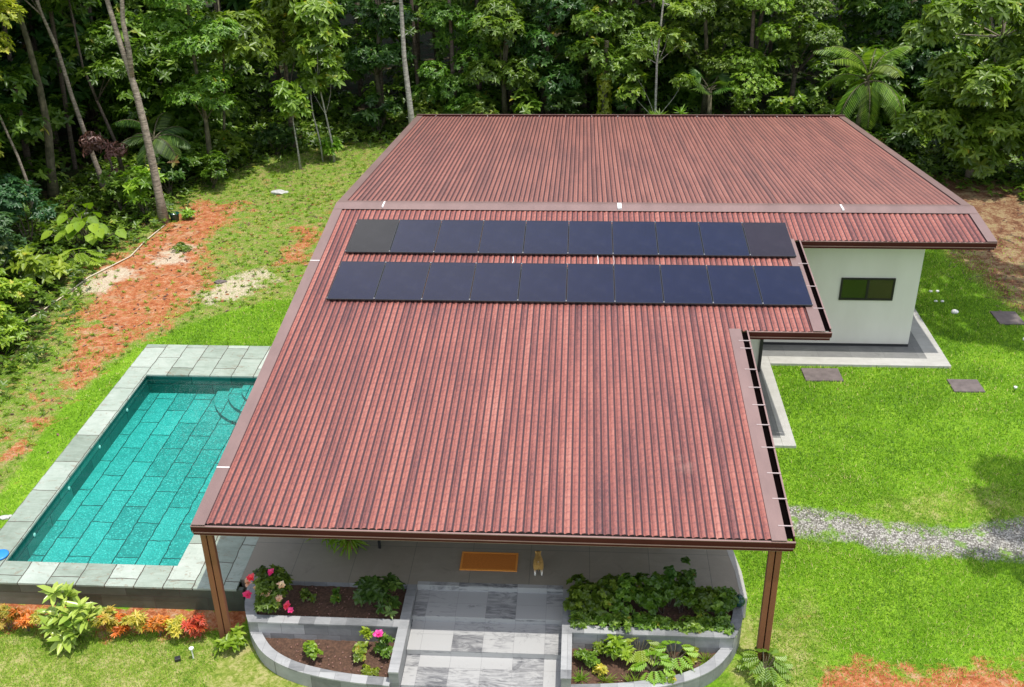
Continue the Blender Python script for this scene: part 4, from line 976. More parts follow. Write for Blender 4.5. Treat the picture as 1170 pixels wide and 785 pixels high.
palm('fan_palm', 'small palm with round fan leaves in shade behind the roof ridge', (12.5, 30.8, .3), (12.4, 30.8, 2.9), 9, 1.3, LM['deep'], True, (20, 80))
palm('feather_palm', 'low dark palm fronds between mossy trunks at the left forest edge', (-9.9, 24.5, .4), (-9.9, 24.4, 2.6), 9, 1.9, LM['deep'], up=(15, 95))

# leafy shrubs of the edge
def shrub(name, label, c, R, H, leaf, style, dens=26, n=8, group=None, tintb=0, cat='shrub', stems=5, bk='brown', tilt=(55, 100)):
    o = empty(name, (c[0], c[1], c[2]), label, cat, group); m = MB()
    blobs = []
    for i in range(n):
        a = random.uniform(0, 6.28); q = random.random()**.5*R*.65; z = random.uniform(.35, .85)*H; r = random.uniform(.28, .45)*R*1.1
        blobs.append(((c[0]+q*math.cos(a), c[1]+q*math.sin(a), c[2]+z), (r, r, min(r*.8, H*.3))))
    for i in range(stems):
        b = blobs[i % n][0]; m.tube(limb_points((c[0]+random.uniform(-.1, .1)*R, c[1]+random.uniform(-.1, .1)*R, c[2]-.02), b, .1, 4), [.02*max(R, .4)*1.2, .016*max(R, .4), .012*max(R, .4), .008*max(R, .4)], 5)
    m.build('stem', BARK[bk], o)
    S = {'big': (.30, .13, 7), 'mid': (.17, .075, 7), 'small': (.09, .045, 7), 'tiny': (.05, .025, 8), 'round': (.085, .065, 7), 'long': (.26, .05, 9), 'rosette': (.12, .032, 12), 'lance': (.30, .095, 10)}[style]
    lv = Leaves(); P, D = shell(blobs, (dens/30)**.5*4.2/(S[0]*S[1]*S[2]), -.3, .35, 6); bt = np.clip(.42+tintb+RNG.normal(0, .17, len(P)), 0, 1)
    lv.rosettes(P, D*.6+np.array([[0, 0, .9]])+RNG.normal(0, .2, D.shape), S[2], S[0], S[1], bt, tilt); lv.build('foliage', LM[leaf], o)
    return o
GS = 'shrubs along the forest edge'
EDGE = [(-10.0, 9.0, 1.0, 1.3, 'lime', 'mid', 'yellowish leafy shrub at the left border, nearest to the pool'),
    (-9.6, 11.0, .9, 1.2, 'lime', 'mid', 'lime green shrub at left border beside the dry grass slope'),
    (-10.6, 13.0, 1.0, 1.5, 'lime', 'mid', 'shrub with drooping leaves where the hose runs into the bushes'),
    (-10.6, 15.0, .9, 1.2, 'lime', 'big', 'lime shrub with large leaves just below the elephant ear leaves'),
    (-12.3, 15.5, 1.3, 2.4, 'blue', 'mid', 'dark bluish green bush against the left border of the photo'),
    (-12.6, 18.5, 1.3, 2.6, 'blue', 'mid', 'tall bluish bush below the yellow green crown'),
    (-12.4, 13.0, 1.2, 1.9, 'bright', 'mid', 'mid green bush in the corner left of the hose'),
    (-12.6, 10.5, 1.2, 1.6, 'bright', 'mid', 'dense bush outermost at left, level with the pool'),
    (-9.3, 21.2, .8, 2.1, 'lime', 'lance', 'bright upright shrub touching the foot of the forked tree'),
    (-10.4, 21.6, .9, 1.6, 'mid', 'mid', 'green bush behind the elephant ear leaves'),
    (-7.9, 24.6, .9, 1.5, 'mid', 'mid', 'bush right of the forked trunk where the grass begins'),
    (-9.3, 23.6, .9, 1.9, 'deep', 'big', 'dark broad leaved bush under the leafy tiers'),
    (-8.6, 26.3, .9, 1.6, 'bright', 'mid', 'light green bush at the foot of the slender brown stem'),
    (-6.4, 29.0, 1.0, 1.2, 'deep', 'mid', 'dark low bush behind the small sapling'),
    (-3.9, 28.2, .4, 1.0, 'lime', 'lance', 'small bright plant at the feet of the twin white stems'),
    (-2.4, 31.6, 1.0, 2.0, 'deep', 'big', 'dark bush with rounded leaves left of the smooth pale trunk'),
    (-.1, 31.5, 1.0, 2.2, 'mid', 'mid', 'bush at the rear left roof corner'),
    (2.3, 30.6, 1.0, 2.4, 'mid', 'mid', 'mid green bush touching the rear eave above the left panels'),
    (4.5, 30.6, 1.0, 2.5, 'mid', 'big', 'large leaved bush behind the eave, middle left'),
    (6.3, 30.8, 1.0, 2.4, 'deep', 'mid', 'dark bush left of the vine covered column'),
    (8.9, 31.3, .8, 2.2, 'deep', 'mid', 'dark bush between the vine column and the bare white stem'),
    (13.9, 30.6, .8, 2.2, 'mid', 'big', 'broad leaved bush at the foot of the narrow yellow green tree'),
    (15.6, 30.7, .9, 2.6, 'bright', 'big', 'bright broad leaved bush just left of the feather palm'),
    (17.2, 30.5, .8, 2.0, 'mid', 'mid', 'bush in front of the feather palm trunk'),
    (20.6, 29.5, 1.1, 1.6, 'deep', 'big', 'dark bush in shade below the right broadleaf tree'),
    (22.2, 28.5, 1.2, 1.8, 'deep', 'mid', 'dark bush at the right, deepest in shade'),
    (24.6, 26.5, 1.3, 2.2, 'mid', 'mid', 'bush at the right border of the forest')]
for x, y, R, H, leaf, st, lab in EDGE:
    shrub('shrub', lab, (x, y, GZ(x, y)), R, H, leaf, st, 22, 9, GS, .16 if x < -8 and y < 17 else .04)
for x, z, lab in ((9.9, 1.6, 'spiky bright rosette plant above the eave, leftmost of three'), (11.2, 1.8, 'spiky bright rosette plant above the eave, middle of three'), (12.4, 1.5, 'spiky bright rosette plant above the eave, rightmost of three')):
    o = empty('spiky_plant', (x, 29.7, .5), lab, 'plant', 'spiky plants behind the rear eave')
    m = MB(); lv = Leaves()
    for k in range(5):
        p = (x+random.uniform(-.45, .45), 29.7+random.uniform(-.3, .3), z+random.uniform(-.2, .5)); m.tube([(x, 29.7, .4), p], [.04, .025], 6)
        lv.rosettes(np.array([p]), np.array([[0, 0, 1.]]), 18, .42, .05, .6, (25, 85))
    m.build('stem', BARK['moss'], o); lv.build('foliage', LM['bright'], o)
def dead_leaves():
    o = empty('dead_foliage', (-11.3, 23.3, .4), 'clump of withered brown leaves hanging between the left trunks', 'foliage')
    MB().tube([(-11.3, 23.3, .4), (-11.3, 23.3, 2), (-11.5, 23.3, 3.2)], [.05, .04, .02], 6).build('stem', BARK['brown'], o)
    P, D = shell(cloud((-11.3, 23.2, 2.4), .9, 1.8, 7, (.3, .5)), 26); lv = Leaves(); lv.rosettes(P, D, 5, .24, .08, .5, (90, 140)); lv.build('foliage', LM['brown'], o)
dead_leaves()
def elephant_ears():
    o = empty('elephant_ear_plant', (-10.5, 18.6, GZ(-10.5, 18.6)), 'cluster of huge pale green heart shaped leaves beside the red soil', 'plant')
    lv = Leaves(); m = MB()
    for i in range(30):
        a = random.uniform(0, 6.28); q = random.uniform(.2, 1.25); x = -10.3+q*1.15*math.cos(a); y = 18.4+q*.9*math.sin(a); z = .5+random.uniform(.6, 1.4)
        m.tube(limb_points((-10.4+random.uniform(-.3, .3), 18.5, .4), (x, y, z), .1, 4), [.03, .025, .02, .012], 5)
        ax = np.array([[math.cos(a), math.sin(a)-.5, -.35]]); ax = norm(ax)
        lv.add(np.array([[x, y, z]])-ax*.15, ax, np.array([[0, -.3, 1.]]), .52, .38, random.uniform(.15, .7), .08, .18)
    m.build('stem', BARK['moss'], o); lv.build('foliage', LM['lime'], o)
elephant_ears()

# ------------------------------------------------------------------ the wood behind, and the low ground cover
def back_wood():
    blobs = []
    for i in range(300):
        x = random.uniform(-28, 34); y = random.uniform(35.5, 62); z = random.uniform(0, 12)
        blobs.append(((x, y, z), (random.uniform(1, 1.9),)*2+(random.uniform(.7, 1.2),)))
    for i in range(170):
        x = random.uniform(-30, -15); y = random.uniform(6, 36); z = random.uniform(0, 11); blobs.append(((x, y, z), (random.uniform(1, 1.8),)*2+(random.uniform(.6, 1.1),)))
    for i in range(70):
        x = random.uniform(26, 38); y = random.uniform(20, 40); z = random.uniform(0, 11); blobs.append(((x, y, z), (random.uniform(1, 1.8),)*2+(random.uniform(.6, 1.1),)))
    for i in range(330):   # closed canopy
        x = random.uniform(-30, 36); y = random.uniform(33.5, 60); z = random.uniform(9.5, 13); blobs.append(((x, y, z), (2.0, 2.0, .8)))
    for i in range(110):
        x = random.uniform(-30, -12.6); y = random.uniform(14, 34); z = random.uniform(9.5, 12.5); blobs.append(((x, y, z), (2.0, 2.0, .8)))
    low = []
    for i in range(420):
        x = random.uniform(-22, 30); y = random.uniform(33.6, 40); z = random.uniform(.2, 6.5); r = random.uniform(.6, 1.2); low.append(((x, y, z), (r, r, r*.6)))
    for i in range(170):
        x = random.uniform(-20, -13.6); y = random.uniform(12, 34); z = random.uniform(.1, 5.5); r = random.uniform(.6, 1.1); low.append(((x, y, z), (r, r, r*.6)))
    for i in range(120):
        x = random.uniform(-13.6, -8.5); y = random.uniform(27.5, 34); z = random.uniform(.1, 6); r = random.uniform(.5, 1.0); low.append(((x, y, z), (r, r, r*.6)))
    for i in range(110):
        x = random.uniform(19, 30); y = random.uniform(32, 36); z = random.uniform(.1, 4.5); r = random.uniform(.6, 1.0); low.append(((x, y, z), (r, r, r*.6)))
    P, D = shell(low, 9, -.6, .3); l2 = Leaves(); l2.rosettes(P, D*.6+np.array([[0, 0, .8]]), 7, .32, .13, np.clip(.42+RNG.normal(0, .2, len(P)), 0, 1))
    tag(l2.build('understory', LM['mid']), 'dark tangled understory foliage filling the forest interior', 'undergrowth', kind='stuff')
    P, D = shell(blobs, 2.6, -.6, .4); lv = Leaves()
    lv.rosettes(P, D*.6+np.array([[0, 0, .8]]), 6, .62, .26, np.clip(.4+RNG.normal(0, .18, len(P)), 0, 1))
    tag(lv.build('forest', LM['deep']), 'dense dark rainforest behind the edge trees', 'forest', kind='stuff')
    m = MB()
    for i in range(70):
        x = random.uniform(-26, 30); y = random.uniform(34, 44); 
        if i > 48: x = random.uniform(-24, -14.5); y = random.uniform(14, 34)
        dx = random.uniform(-.8, .8); m.tube([(x, y, .2), (x+dx*.4, y, 4), (x+dx, y, 10)], [random.uniform(.06, .2), .1, .06], 7)
    tag(m.build('forest_trunks', BARK['brown']), 'dim trunks deep inside the dark rainforest', 'forest', kind='stuff')
back_wood()
def ground_cover():
    lv = Leaves(); n = 16000
    x = RNG.uniform(-14, 25, n*3); y = RNG.uniform(5, 35, n*3); m = masks(x, y); k = RNG.random(n*3) < m['litter']*.8; x, y = x[k], y[k]
    keep = ~((x > -1) & (x < 18) & (y < 28.2)); x, y = x[keep], y[keep]
    z = ground_z(x, y)+RNG.uniform(.02, .35, len(x)); P = np.stack([x, y, z], 1)
    lv.rosettes(P, np.array([[0, 0, 1.]])+RNG.normal(0, .3, P.shape), 5, .19, .09, np.clip(.4+RNG.normal(0, .2, len(P)), 0, 1), (50, 95))
    tag(lv.build('ground_cover', LM['mid']), 'low leafy undergrowth on the forest floor', 'undergrowth', kind='stuff')
    lv = Leaves(); n = 5200; x = RNG.uniform(-10.5, 24, n); y = RNG.uniform(5, 32, n); m = masks(x, y)
    k = RNG.random(n) < np.maximum.reduce([m['litter']*.5, m['brown']*.5, m['soil']*.6, m['sparse']*.45]); k &= ~((x > -5.6) & (x < 18.2) & (y < 11.5)); k &= ~((x > -.3) & (x < 17.8)); x, y = x[k], y[k]
    P = np.stack([x, y, ground_z(x, y)+.015], 1); a = RNG.uniform(0, 6.28, len(x)); lv.add(P, np.stack([np.cos(a), np.sin(a), a*0+.1], 1), np.tile([[0, 0, 1.]], (len(x), 1)), RNG.uniform(.06, .17, len(x)), .05, RNG.uniform(.1, 1, len(x)), .3, .1)
    tag(lv.build('leaf_litter', LM['brown']), 'dry fallen leaves scattered over bare soil', 'leaf litter', kind='stuff')
    # weeds in sparse soil
    lv = Leaves(); n = 2600; x = RNG.uniform(-10, 1, n); y = RNG.uniform(3, 31, n); m = masks(x, y)
    k = RNG.random(n) < m['sparse']*(1-.75*m['soil']); k &= ~((x > -5.6) & (y < 11.5)); k &= ~((x > -.2) & (y > 11)); x, y = x[k], y[k]; P = np.stack([x, y, ground_z(x, y)+.01], 1)
    lv.rosettes(P, np.array([[0, 0, 1.]])+RNG.normal(0, .2, P.shape), 7, .12, .03, np.clip(.45+RNG.normal(0, .2, len(P)), 0, 1), (20, 80))
    tag(lv.build('weeds', LM['lime']), 'small weeds growing on the bare slope left of the house', 'weeds', kind='stuff')
ground_cover()
def twigs():
    m = MB()
    for i in range(260):
        x = random.uniform(-10, 1); y = random.uniform(5, 31)
        if (x > -6.2 and y < 14) or (x > -1.2): continue
        z = GZ(x, y); a = random.uniform(0, 3.14); L = random.uniform(.08, .45); m.tube([(x, y, z+.01), (x+math.cos(a)*L*.5, y+math.sin(a)*L*.5, z+.03), (x+math.cos(a+.3)*L, y+math.sin(a+.3)*L, z+.012)], [.009, .007, .004], 4)
    for i in range(60):
        x = random.uniform(18.6, 24); y = random.uniform(12, 27); z = GZ(x, y); a = random.uniform(0, 3.14); L = random.uniform(.15, .7); m.tube([(x, y, z+.01), (x+math.cos(a)*L, y+math.sin(a)*L, z+.03)], [.014, .006], 4)
    tag(m.build('twigs', BARK['brown']), 'dead twigs scattered over the bare slope and the brown clearing', 'twigs', kind='stuff')
    m = MB()
    for i in range(420):
        x = random.uniform(-9.4, -2); y = random.uniform(6, 24)
        if x > -6.3 and y < 14: continue
        m.blob((x, y, GZ(x, y)), random.uniform(.015, .06), 1, .25, (1.2, 1, .6))
    tag(m.build('soil_clods', M['redsoil']), 'small clods of red earth on the bare slope', 'soil clods', kind='stuff')
twigs()
# high tree outside the frame whose shadow falls on the right lawn
tree('shade_tree', 'tall unseen tree to the right shading the lawn by the gravel path', 'tree', [(21.5, 2.5, .3), (21.2, 2.6, 6), (20.2, 2.9, 11), (19.4, 3.2, 13)], .2,
     [((20.4, 3.6, 13.2), (1.0, .8, .6)), ((19.7, 4.4, 13.0), (.55, .5, .4)), ((19.2, 3.5, 13.0), (.4, .3, .3)), ((19.4, 2.6, 13.1), (.5, .4, .3)), ((20.8, 2.2, 13.6), (1.0, .9, .7)), ((18.5, 1.5, 13.3), (.28, .28, .25)), ((19.3, 1.2, 13.3), (.4, .35, .3)), ((21.8, 3.5, 14), (1.5, 1.5, .8)), ((20.3, .3, 13.5), (.8, .7, .5)), ((20.6, 3.2, 12.7), (.9, .8, .4)), ((19.9, 3.9, 12.6), (.5, .5, .3))], 'mid', 'brown', 'big', None, 30)
tree('shade_tree', 'tall tree to the right shading the far lawn beside the brown soil', 'tree', [(24.5, 15.5, .3), (24, 15.5, 6), (23, 15.5, 11), (22, 15.5, 13)], .2,
     [((21.6, 14.4, 13.2), (1.5, 1.8, .7)), ((22.0, 17, 13.0), (1.5, 1.5, .7)), ((21.3, 12.2, 13.4), (1.3, 1.5, .7)), ((23, 11.5, 13.5), (1.5, 1.5, .8)), ((20.9, 16.2, 12.8), (.9, .9, .5)), ((23.5, 15, 14), (1.5, 1.5, .8))], 'mid', 'brown', 'mid', None, 22)

# ------------------------------------------------------------------ garden plants
def croton(x, y, leaf, h, lab):
    z = GZ(x, y); shrub('croton', lab, (x, y, z), .24, h, leaf, 'rosette', 52, 6, 'crotons in the bed below the pool', 0, 'plant', 3)
CR = [(-4.2, 'croton_y', .62, 'yellow croton at the left border of the bed'), (-3.82, 'croton_o', .62, 'orange croton between two yellow ones, left of the tall leafy shrub'), (-3.42, 'croton_y', .5, 'yellow croton touching the tall leafy shrub on its left'),
      (-2.13, 'croton_y', .62, 'yellow croton touching the tall leafy shrub on its right'), (-1.9, 'croton_o', .42, 'orange croton in front of the yellow one right of the tall shrub'), (-1.6, 'croton_y', .66, 'tallest yellow green croton in the middle of the bed'),
      (-1.16, 'croton_o', .42, 'small orange croton right of the tallest yellow one'), (-.76, 'croton_y', .52, 'yellow croton beside the red one'), (-.36, 'croton_r', .58, 'red croton nearest the twin steel post')]
for x, lf, h, lab in CR: croton(x, .22, lf, h, lab)
def big_leaf_plant():
    o = empty('variegated_shrub', (-2.8, .15, 0), 'tall shrub with big glossy yellow edged leaves below the pool', 'shrub'); m = MB(); lv = Leaves()
    for x, y, z, r in ((-3.05, .2, 1.02, .32), (-2.85, .25, .9, .3), (-2.55, .1, .78, .32), (-2.95, -.0, .62, .3), (-2.45, .15, .5, .28), (-2.75, -.08, .42, .3), (-3.15, .1, .6, .26), (-2.6, -.12, .3, .25), (-2.95, .3, .8, .3), (-2.7, .0, .68, .3), (-2.4, -.05, .62, .28), (-3.1, -.1, .4, .26), (-2.85, -.2, .25, .25), (-2.35, .25, .4, .25)):
        m.tube([(-2.8, .15, 0), ((x-2.8)/2, (y+.15)/2, z*.55), (x, y, z)], [.03, .025, .015], 6)
        lv.rosettes(np.array([[x, y, z]]), np.array([[RNG.normal(0, .15), -.1, 1.]]), 13, .33, .115, .7, (35, 110))
    m.build('stem', BARK['brown'], o); lv.build('foliage', LM['yellow_var'], o)
LM['yellow_var'] = leaf_mat('variegated_leaf', (.05, .12, .015), (.14, .26, .03), (.40, .46, .10), (.6, .6, .25), .2, .25)
big_leaf_plant()
shrub('philodendron', 'small green plant at the foot of the left twin post', (.42, -.08, 0), .28, .3, 'lime', 'mid', 26, 4, None, .1, 'plant', 3)
def philodendron(c, lab, n=16, L=.42, leaf='bright'):
    o = empty('philodendron', c, lab, 'plant'); m = MB(); lv = Leaves()
    for i in range(n):
        a = 2*math.pi*i/n+random.uniform(-.2, .2); e = random.uniform(.3, 1.1); p = np.array([c[0]+math.cos(a)*L*.8*math.cos(e), c[1]+math.sin(a)*L*.8*math.cos(e), c[2]+.12+L*.8*math.sin(e)])
        m.tube([(c[0], c[1], c[2]-.02), tuple(p)], [.012, .008], 5)
        d = np.array([math.cos(a), math.sin(a), -.35]); s = np.array([-math.sin(a), math.cos(a), 0])
        B = []; A = []; LL = []
        for k in range(6):
            for sg in (-1, 1): B.append(p+d*L*.12*k); A.append(d*.45+s*sg); LL.append(L*.42*math.sin(math.pi*(.25+.6*k/5)))
        B.append(p+d*L*.5); A.append(d); LL.append(L*.45)
        lv.add(np.array(B), np.array(A), np.tile([[0, 0, 1.]], (len(B), 1)), np.array(LL), L*.13, .5+random.uniform(-.2, .25), .1, .2)
    m.build('stem', BARK['moss'], o); lv.build('foliage', LM[leaf], o); return o
philodendron((10.42, -.2, -.0), 'philodendron with deeply cut leaves at the foot of the right twin post', 20, .36)
GP = 'plants in the stone planters'
def flowers(o, pts, leaf, r=.07):
    lv = Leaves()
    if len(pts) > 1:
        for p in pts: flowers(o, [p], leaf, r)
        return
    P = np.array(pts, float); lv.rosettes(P, np.tile([[0, -.5, 1.]], (len(P), 1)), 8, r, r*.8, .5, (35, 80)); lv.rosettes(P+[0, 0, .01], np.tile([[0, -.4, 1.]], (len(P), 1)), 6, r*.6, r*.55, .7, (15, 50))
    lv.build('flower', LM[leaf], o)
h = shrub('hibiscus', 'bushy shrub with pink and peach flowers in the upper left planter corner', (.98, .62, .5), .46, .72, 'mid', 'small', 60, 10, GP, 0, 'shrub')
flowers(h, [(.72, .55, 1.22), (.66, .38, .95), (1.42, .3, .78)], 'red', .10); flowers(h, [(.86, .45, 1.06), (.98, .38, 1.04), (1.06, .36, 1.02), (1.3, .5, 1.1), (.62, .6, 1.06), (1.28, .3, .95)], 'peach', .10); flowers(h, [(1.06, .72, 1.24), (1.5, .25, .72)], 'pink', .08)
shrub('dark_shrub', 'dark green shrub in the upper left planter beside the steps', (3.12, .62, .5), .48, .62, 'deep', 'mid', 44, 10, GP, .05)
shrub('seedling', 'tiny seedling alone in the upper left planter soil', (2.25, .72, .5), .14, .28, 'mid', 'small', 60, 3, GP, 0, 'plant', 2)
shrub('seedling', 'tiny seedling next to the hibiscus in the upper left planter', (1.68, .78, .5), .13, .2, 'mid', 'small', 60, 3, GP, 0, 'plant', 2)
shrub('round_plant', 'round lime green plant in the lower left planter', (2.05, -.42, .2), .2, .36, 'lime', 'round', 90, 5, GP, .1, 'plant', 3)
shrub('leafy_plant', 'taller light green plant in the middle of the lower left planter', (2.92, -.42, .2), .2, .36, 'bright', 'round', 90, 5, GP, .2, 'plant', 3)
shrub('leafy_plant', 'thin upright yellow green shoot behind the lower left planter plants', (3.0, -.12, .2), .12, .55, 'yellow', 'small', 90, 4, GP, .1, 'plant', 3)
r = shrub('rose_bush', 'rose bush with one large pink bloom beside the steps wall', (3.38, -.28, .2), .2, .5, 'mid', 'small', 70, 6, GP, 0, 'shrub', 4); flowers(r, [(3.3, -.3, .72)], 'pink', .12)
shrub('low_plant', 'low olive ground plant at the lower left planter rim', (3.15, -.75, .2), .2, .1, 'yellow', 'tiny', 80, 5, GP, -.25, 'plant', 2)
ORD = ('first', 'second', 'third', 'fourth', 'fifth', 'sixth', 'seventh', 'eighth')
for i, (x, H) in enumerate(((7.02, .72), (7.40, .80), (7.80, .88), (8.2, .68), (8.58, .92), (8.95, .80), (9.32, .70), (9.66, .60))):
    shrub('dark_shrub', f'{ORD[i]} dark round leaved shrub counted from the steps in the upper right planter', (x, .74+.05*(i % 2), .5), .38, H, 'mid', 'round', 60, 10, GP, -.05)
    shrub('fringe_plant', f'{ORD[i]} light leafy fringe plant from the steps along the upper right planter rim', (x, .36, .5), .27, .24, 'mid', 'small', 50, 7, GP, .1, 'plant', 3)
for x, H in ((8.72, 1.15), (9.02, 1.3)):
    shrub('dark_shoot', 'tall dark leafy shoot rising above the shrub row, ' + ('left of the two' if x < 9 else 'right of the two'), (x, .95, .5), .13, H, 'deep', 'round', 60, 5, GP, .1, 'plant', 3)
shrub('leafy_plant', 'green shrub nearest the steps in the lower right planter', (7.12, -.35, .2), .24, .36, 'bright', 'small', 70, 6, GP, .05)
shrub('croton', 'small yellow and orange croton in the lower right planter', (7.4, -.6, .2), .14, .22, 'croton_y', 'small', 70, 4, GP, 0, 'plant', 3)
shrub('croton', 'pinkish peach leaved plant in the lower right planter', (7.42, -.1, .2), .15, .38, 'peach_leaf', 'small', 60, 4, GP, 0, 'plant', 3) if False else None
shrub('leafy_plant', 'low light green filler plant behind the small yellow croton', (7.45, -.15, .2), .2, .3, 'bright', 'small', 60, 6, GP, .1, 'plant', 3)
shrub('leafy_plant', 'low green filler plant between the fern like plant and the rim', (8.6, -.7, .2), .2, .2, 'bright', 'tiny', 60, 6, GP, .1, 'plant', 3)
shrub('leafy_plant', 'small green filler plant right of the last philodendron', (9.1, -.1, .2), .18, .25, 'yellow', 'small', 60, 5, GP, .0, 'plant', 3)
shrub('leafy_plant', 'upright yellow green leafy plant, lower right planter', (7.75, -.2, .2), .2, .5, 'lime', 'mid', 50, 5, GP, .15, 'plant', 3)
philodendron((8.12, -.12, .2), 'philodendron with bright cut leaves in the lower right planter', 14, .32, 'lime')
philodendron((8.35, -.5, .2), 'lime green fern like plant in front of the cut leaf philodendron', 12, .3, 'lime')
philodendron((8.75, -.22, .2), 'lime plant right of the philodendrons against the planter wall', 10, .32, 'lime')
def tuft(x, y, z, lab, leaf='lime', n=36, L=.22):
    o = Leaves(); P = np.array([[x, y, z]]); o.rosettes(P+RNG.normal(0, .03, (3, 3))*[1, 1, 0], np.tile([[0, 0, 1.]], (3, 1)), n//3, L, .014, .4, (10, 75)); ob = o.build('grass_tuft', LM[leaf]); tag(ob, lab, 'plant', GP)
tuft(7.5, -.75, .19, 'spiky grass tuft by the curved rim below the yellow plant'); tuft(7.05, -.72, .19, 'spiky grass tuft in the lower right planter corner by the steps'); tuft(8.95, -.5, .19, 'spiky grass tuft at the middle of the lower right rim')
tuft(9.35, -.15, .19, 'spiky grass tuft near the right tip of the lower planter'); tuft(8.0, -.78, .19, 'spiky grass tuft at the rim in front of the ferny plants')
vase = MB().lathe((10.05, .93, .6), [(.05, 0), (.10, .04), (.12, .10), (.09, .17), (.05, .20), (.06, .22)], 24).build('glazed_pot', M['teal'], smooth=True); tag(vase, 'round dark teal glazed pot at the right end of the planter', 'pot')
lv = Leaves(); n = 420; x = np.concatenate([RNG.uniform(.9, 3.5, n//2), RNG.uniform(6.9, 9.6, n//2)]); y = RNG.uniform(-.85, 1.15, n); k = (np.abs(y-.12) > .14) & ((y > .2) | ((np.abs(x-5.25) < 4.1+1.2*y)))
x, y = x[k], y[k]; P = np.stack([x, y, np.where(y > .12, .518, .218)], 1); a = RNG.uniform(0, 6.28, len(x)); lv.add(P, np.stack([np.cos(a), np.sin(a), a*0+.15], 1), np.tile([[0, 0, 1.]], (len(x), 1)), RNG.uniform(.025, .06, len(x)), .025, RNG.uniform(.5, 1, len(x)), .3, .1)
tag(lv.build('fallen_leaves', LM['brown']), 'small dry fallen leaves on the planter soil', 'leaf litter', kind='stuff')
# potted palm-like plant on the patio
o = empty('potted_plant', (2.2, 2.35, ZD), 'potted plant with long arching green leaves on the patio under the eave', 'plant')
MB().lathe((2.2, 2.35, ZD), [(.12, 0), (.17, .25), (.19, .30), (.16, .30), (.15, .26)], 20).build('pot', M['pot'], o)
lv = Leaves(); lv.rosettes(np.array([[2.2, 2.33, .95], [2.25, 2.2, .9], [2.05, 2.3, 1.0], [1.75, 2.35, .98]]), np.array([[0, -.3, 1.], [.2, -.6, 1], [-.3, -.5, 1], [-.4, -.3, 1]]), 24, .5, .045, .5, (35, 115)); lv.build('foliage', LM['lime'], o)
# bench and low tables just inside the porch
def bench(x0, x1, y0, y1, top, leg, lab, cat, name, h=.42):
    o = empty(name, ((x0+x1)/2, (y0+y1)/2, ZD), lab, cat)
    MB().box((x0, y0, ZD+h), (x1, y1, ZD+h+.035)).build('top', top, o, bevel=.006)
    for x in (x0+.03, x1-.07):
        for y in (y0+.02, y1-.06): MB().box((x, y, ZD), (x+.04, y+.04, ZD+h)).build('leg', leg, o)
    MB().box((x0+.07, y0+.03, ZD+h-.07), (x1-.07, y0+.05, ZD+h-.01)).build('apron', leg, o)
bench(.88, 1.75, 2.75, 3.3, M['white'], M['black'], 'low white topped side table with black legs under the left eave', 'table', 'side_table')
bench(8.8, 9.5, 2.75, 3.2, M['white'], M['black'], 'low white topped table with black legs under the right eave', 'table', 'side_table')
o = empty('metal_chair', (2.75, 2.75, ZD), 'black metal chair half hidden behind the potted plant', 'chair')
for x in (2.35, 2.82):
    for y in (2.3, 2.75): MB().box((x, y, ZD), (x+.05, y+.05, ZD+.42)).build('leg', M['black'], o)
MB().box((2.33, 2.28, ZD+.42), (2.89, 2.82, ZD+.46)).build('seat', M['black'], o)
m = MB()
for z in (.6, .75, .9): m.box((2.35, 2.79, ZD+z), (2.87, 2.81, ZD+z+.06))
m.box((2.33, 2.78, ZD+.46), (2.37, 2.82, ZD+1.0)); m.box((2.85, 2.78, ZD+.46), (2.89, 2.82, ZD+1.0)); m.build('backrest', M['black'], o)
# doormat
o = empty('doormat', (5.16, 1.98, ZD), 'rectangular orange doormat lying on the patio before the steps', 'doormat')
MB().box((4.62, 1.74, ZD+.003), (5.70, 2.22, ZD+.02)).build('mat_field', M['orange_mat'], o)
m = MB(); m.box((4.58, 1.70, ZD+.003), (5.74, 1.74, ZD+.024)); m.box((4.58, 2.22, ZD+.003), (5.74, 2.26, ZD+.024)); m.box((4.58, 1.74, ZD+.003), (4.62, 2.22, ZD+.024)); m.box((5.70, 1.74, ZD+.003), (5.74, 2.22, ZD+.024)); m.build('mat_border', M['orange_edge'], o)

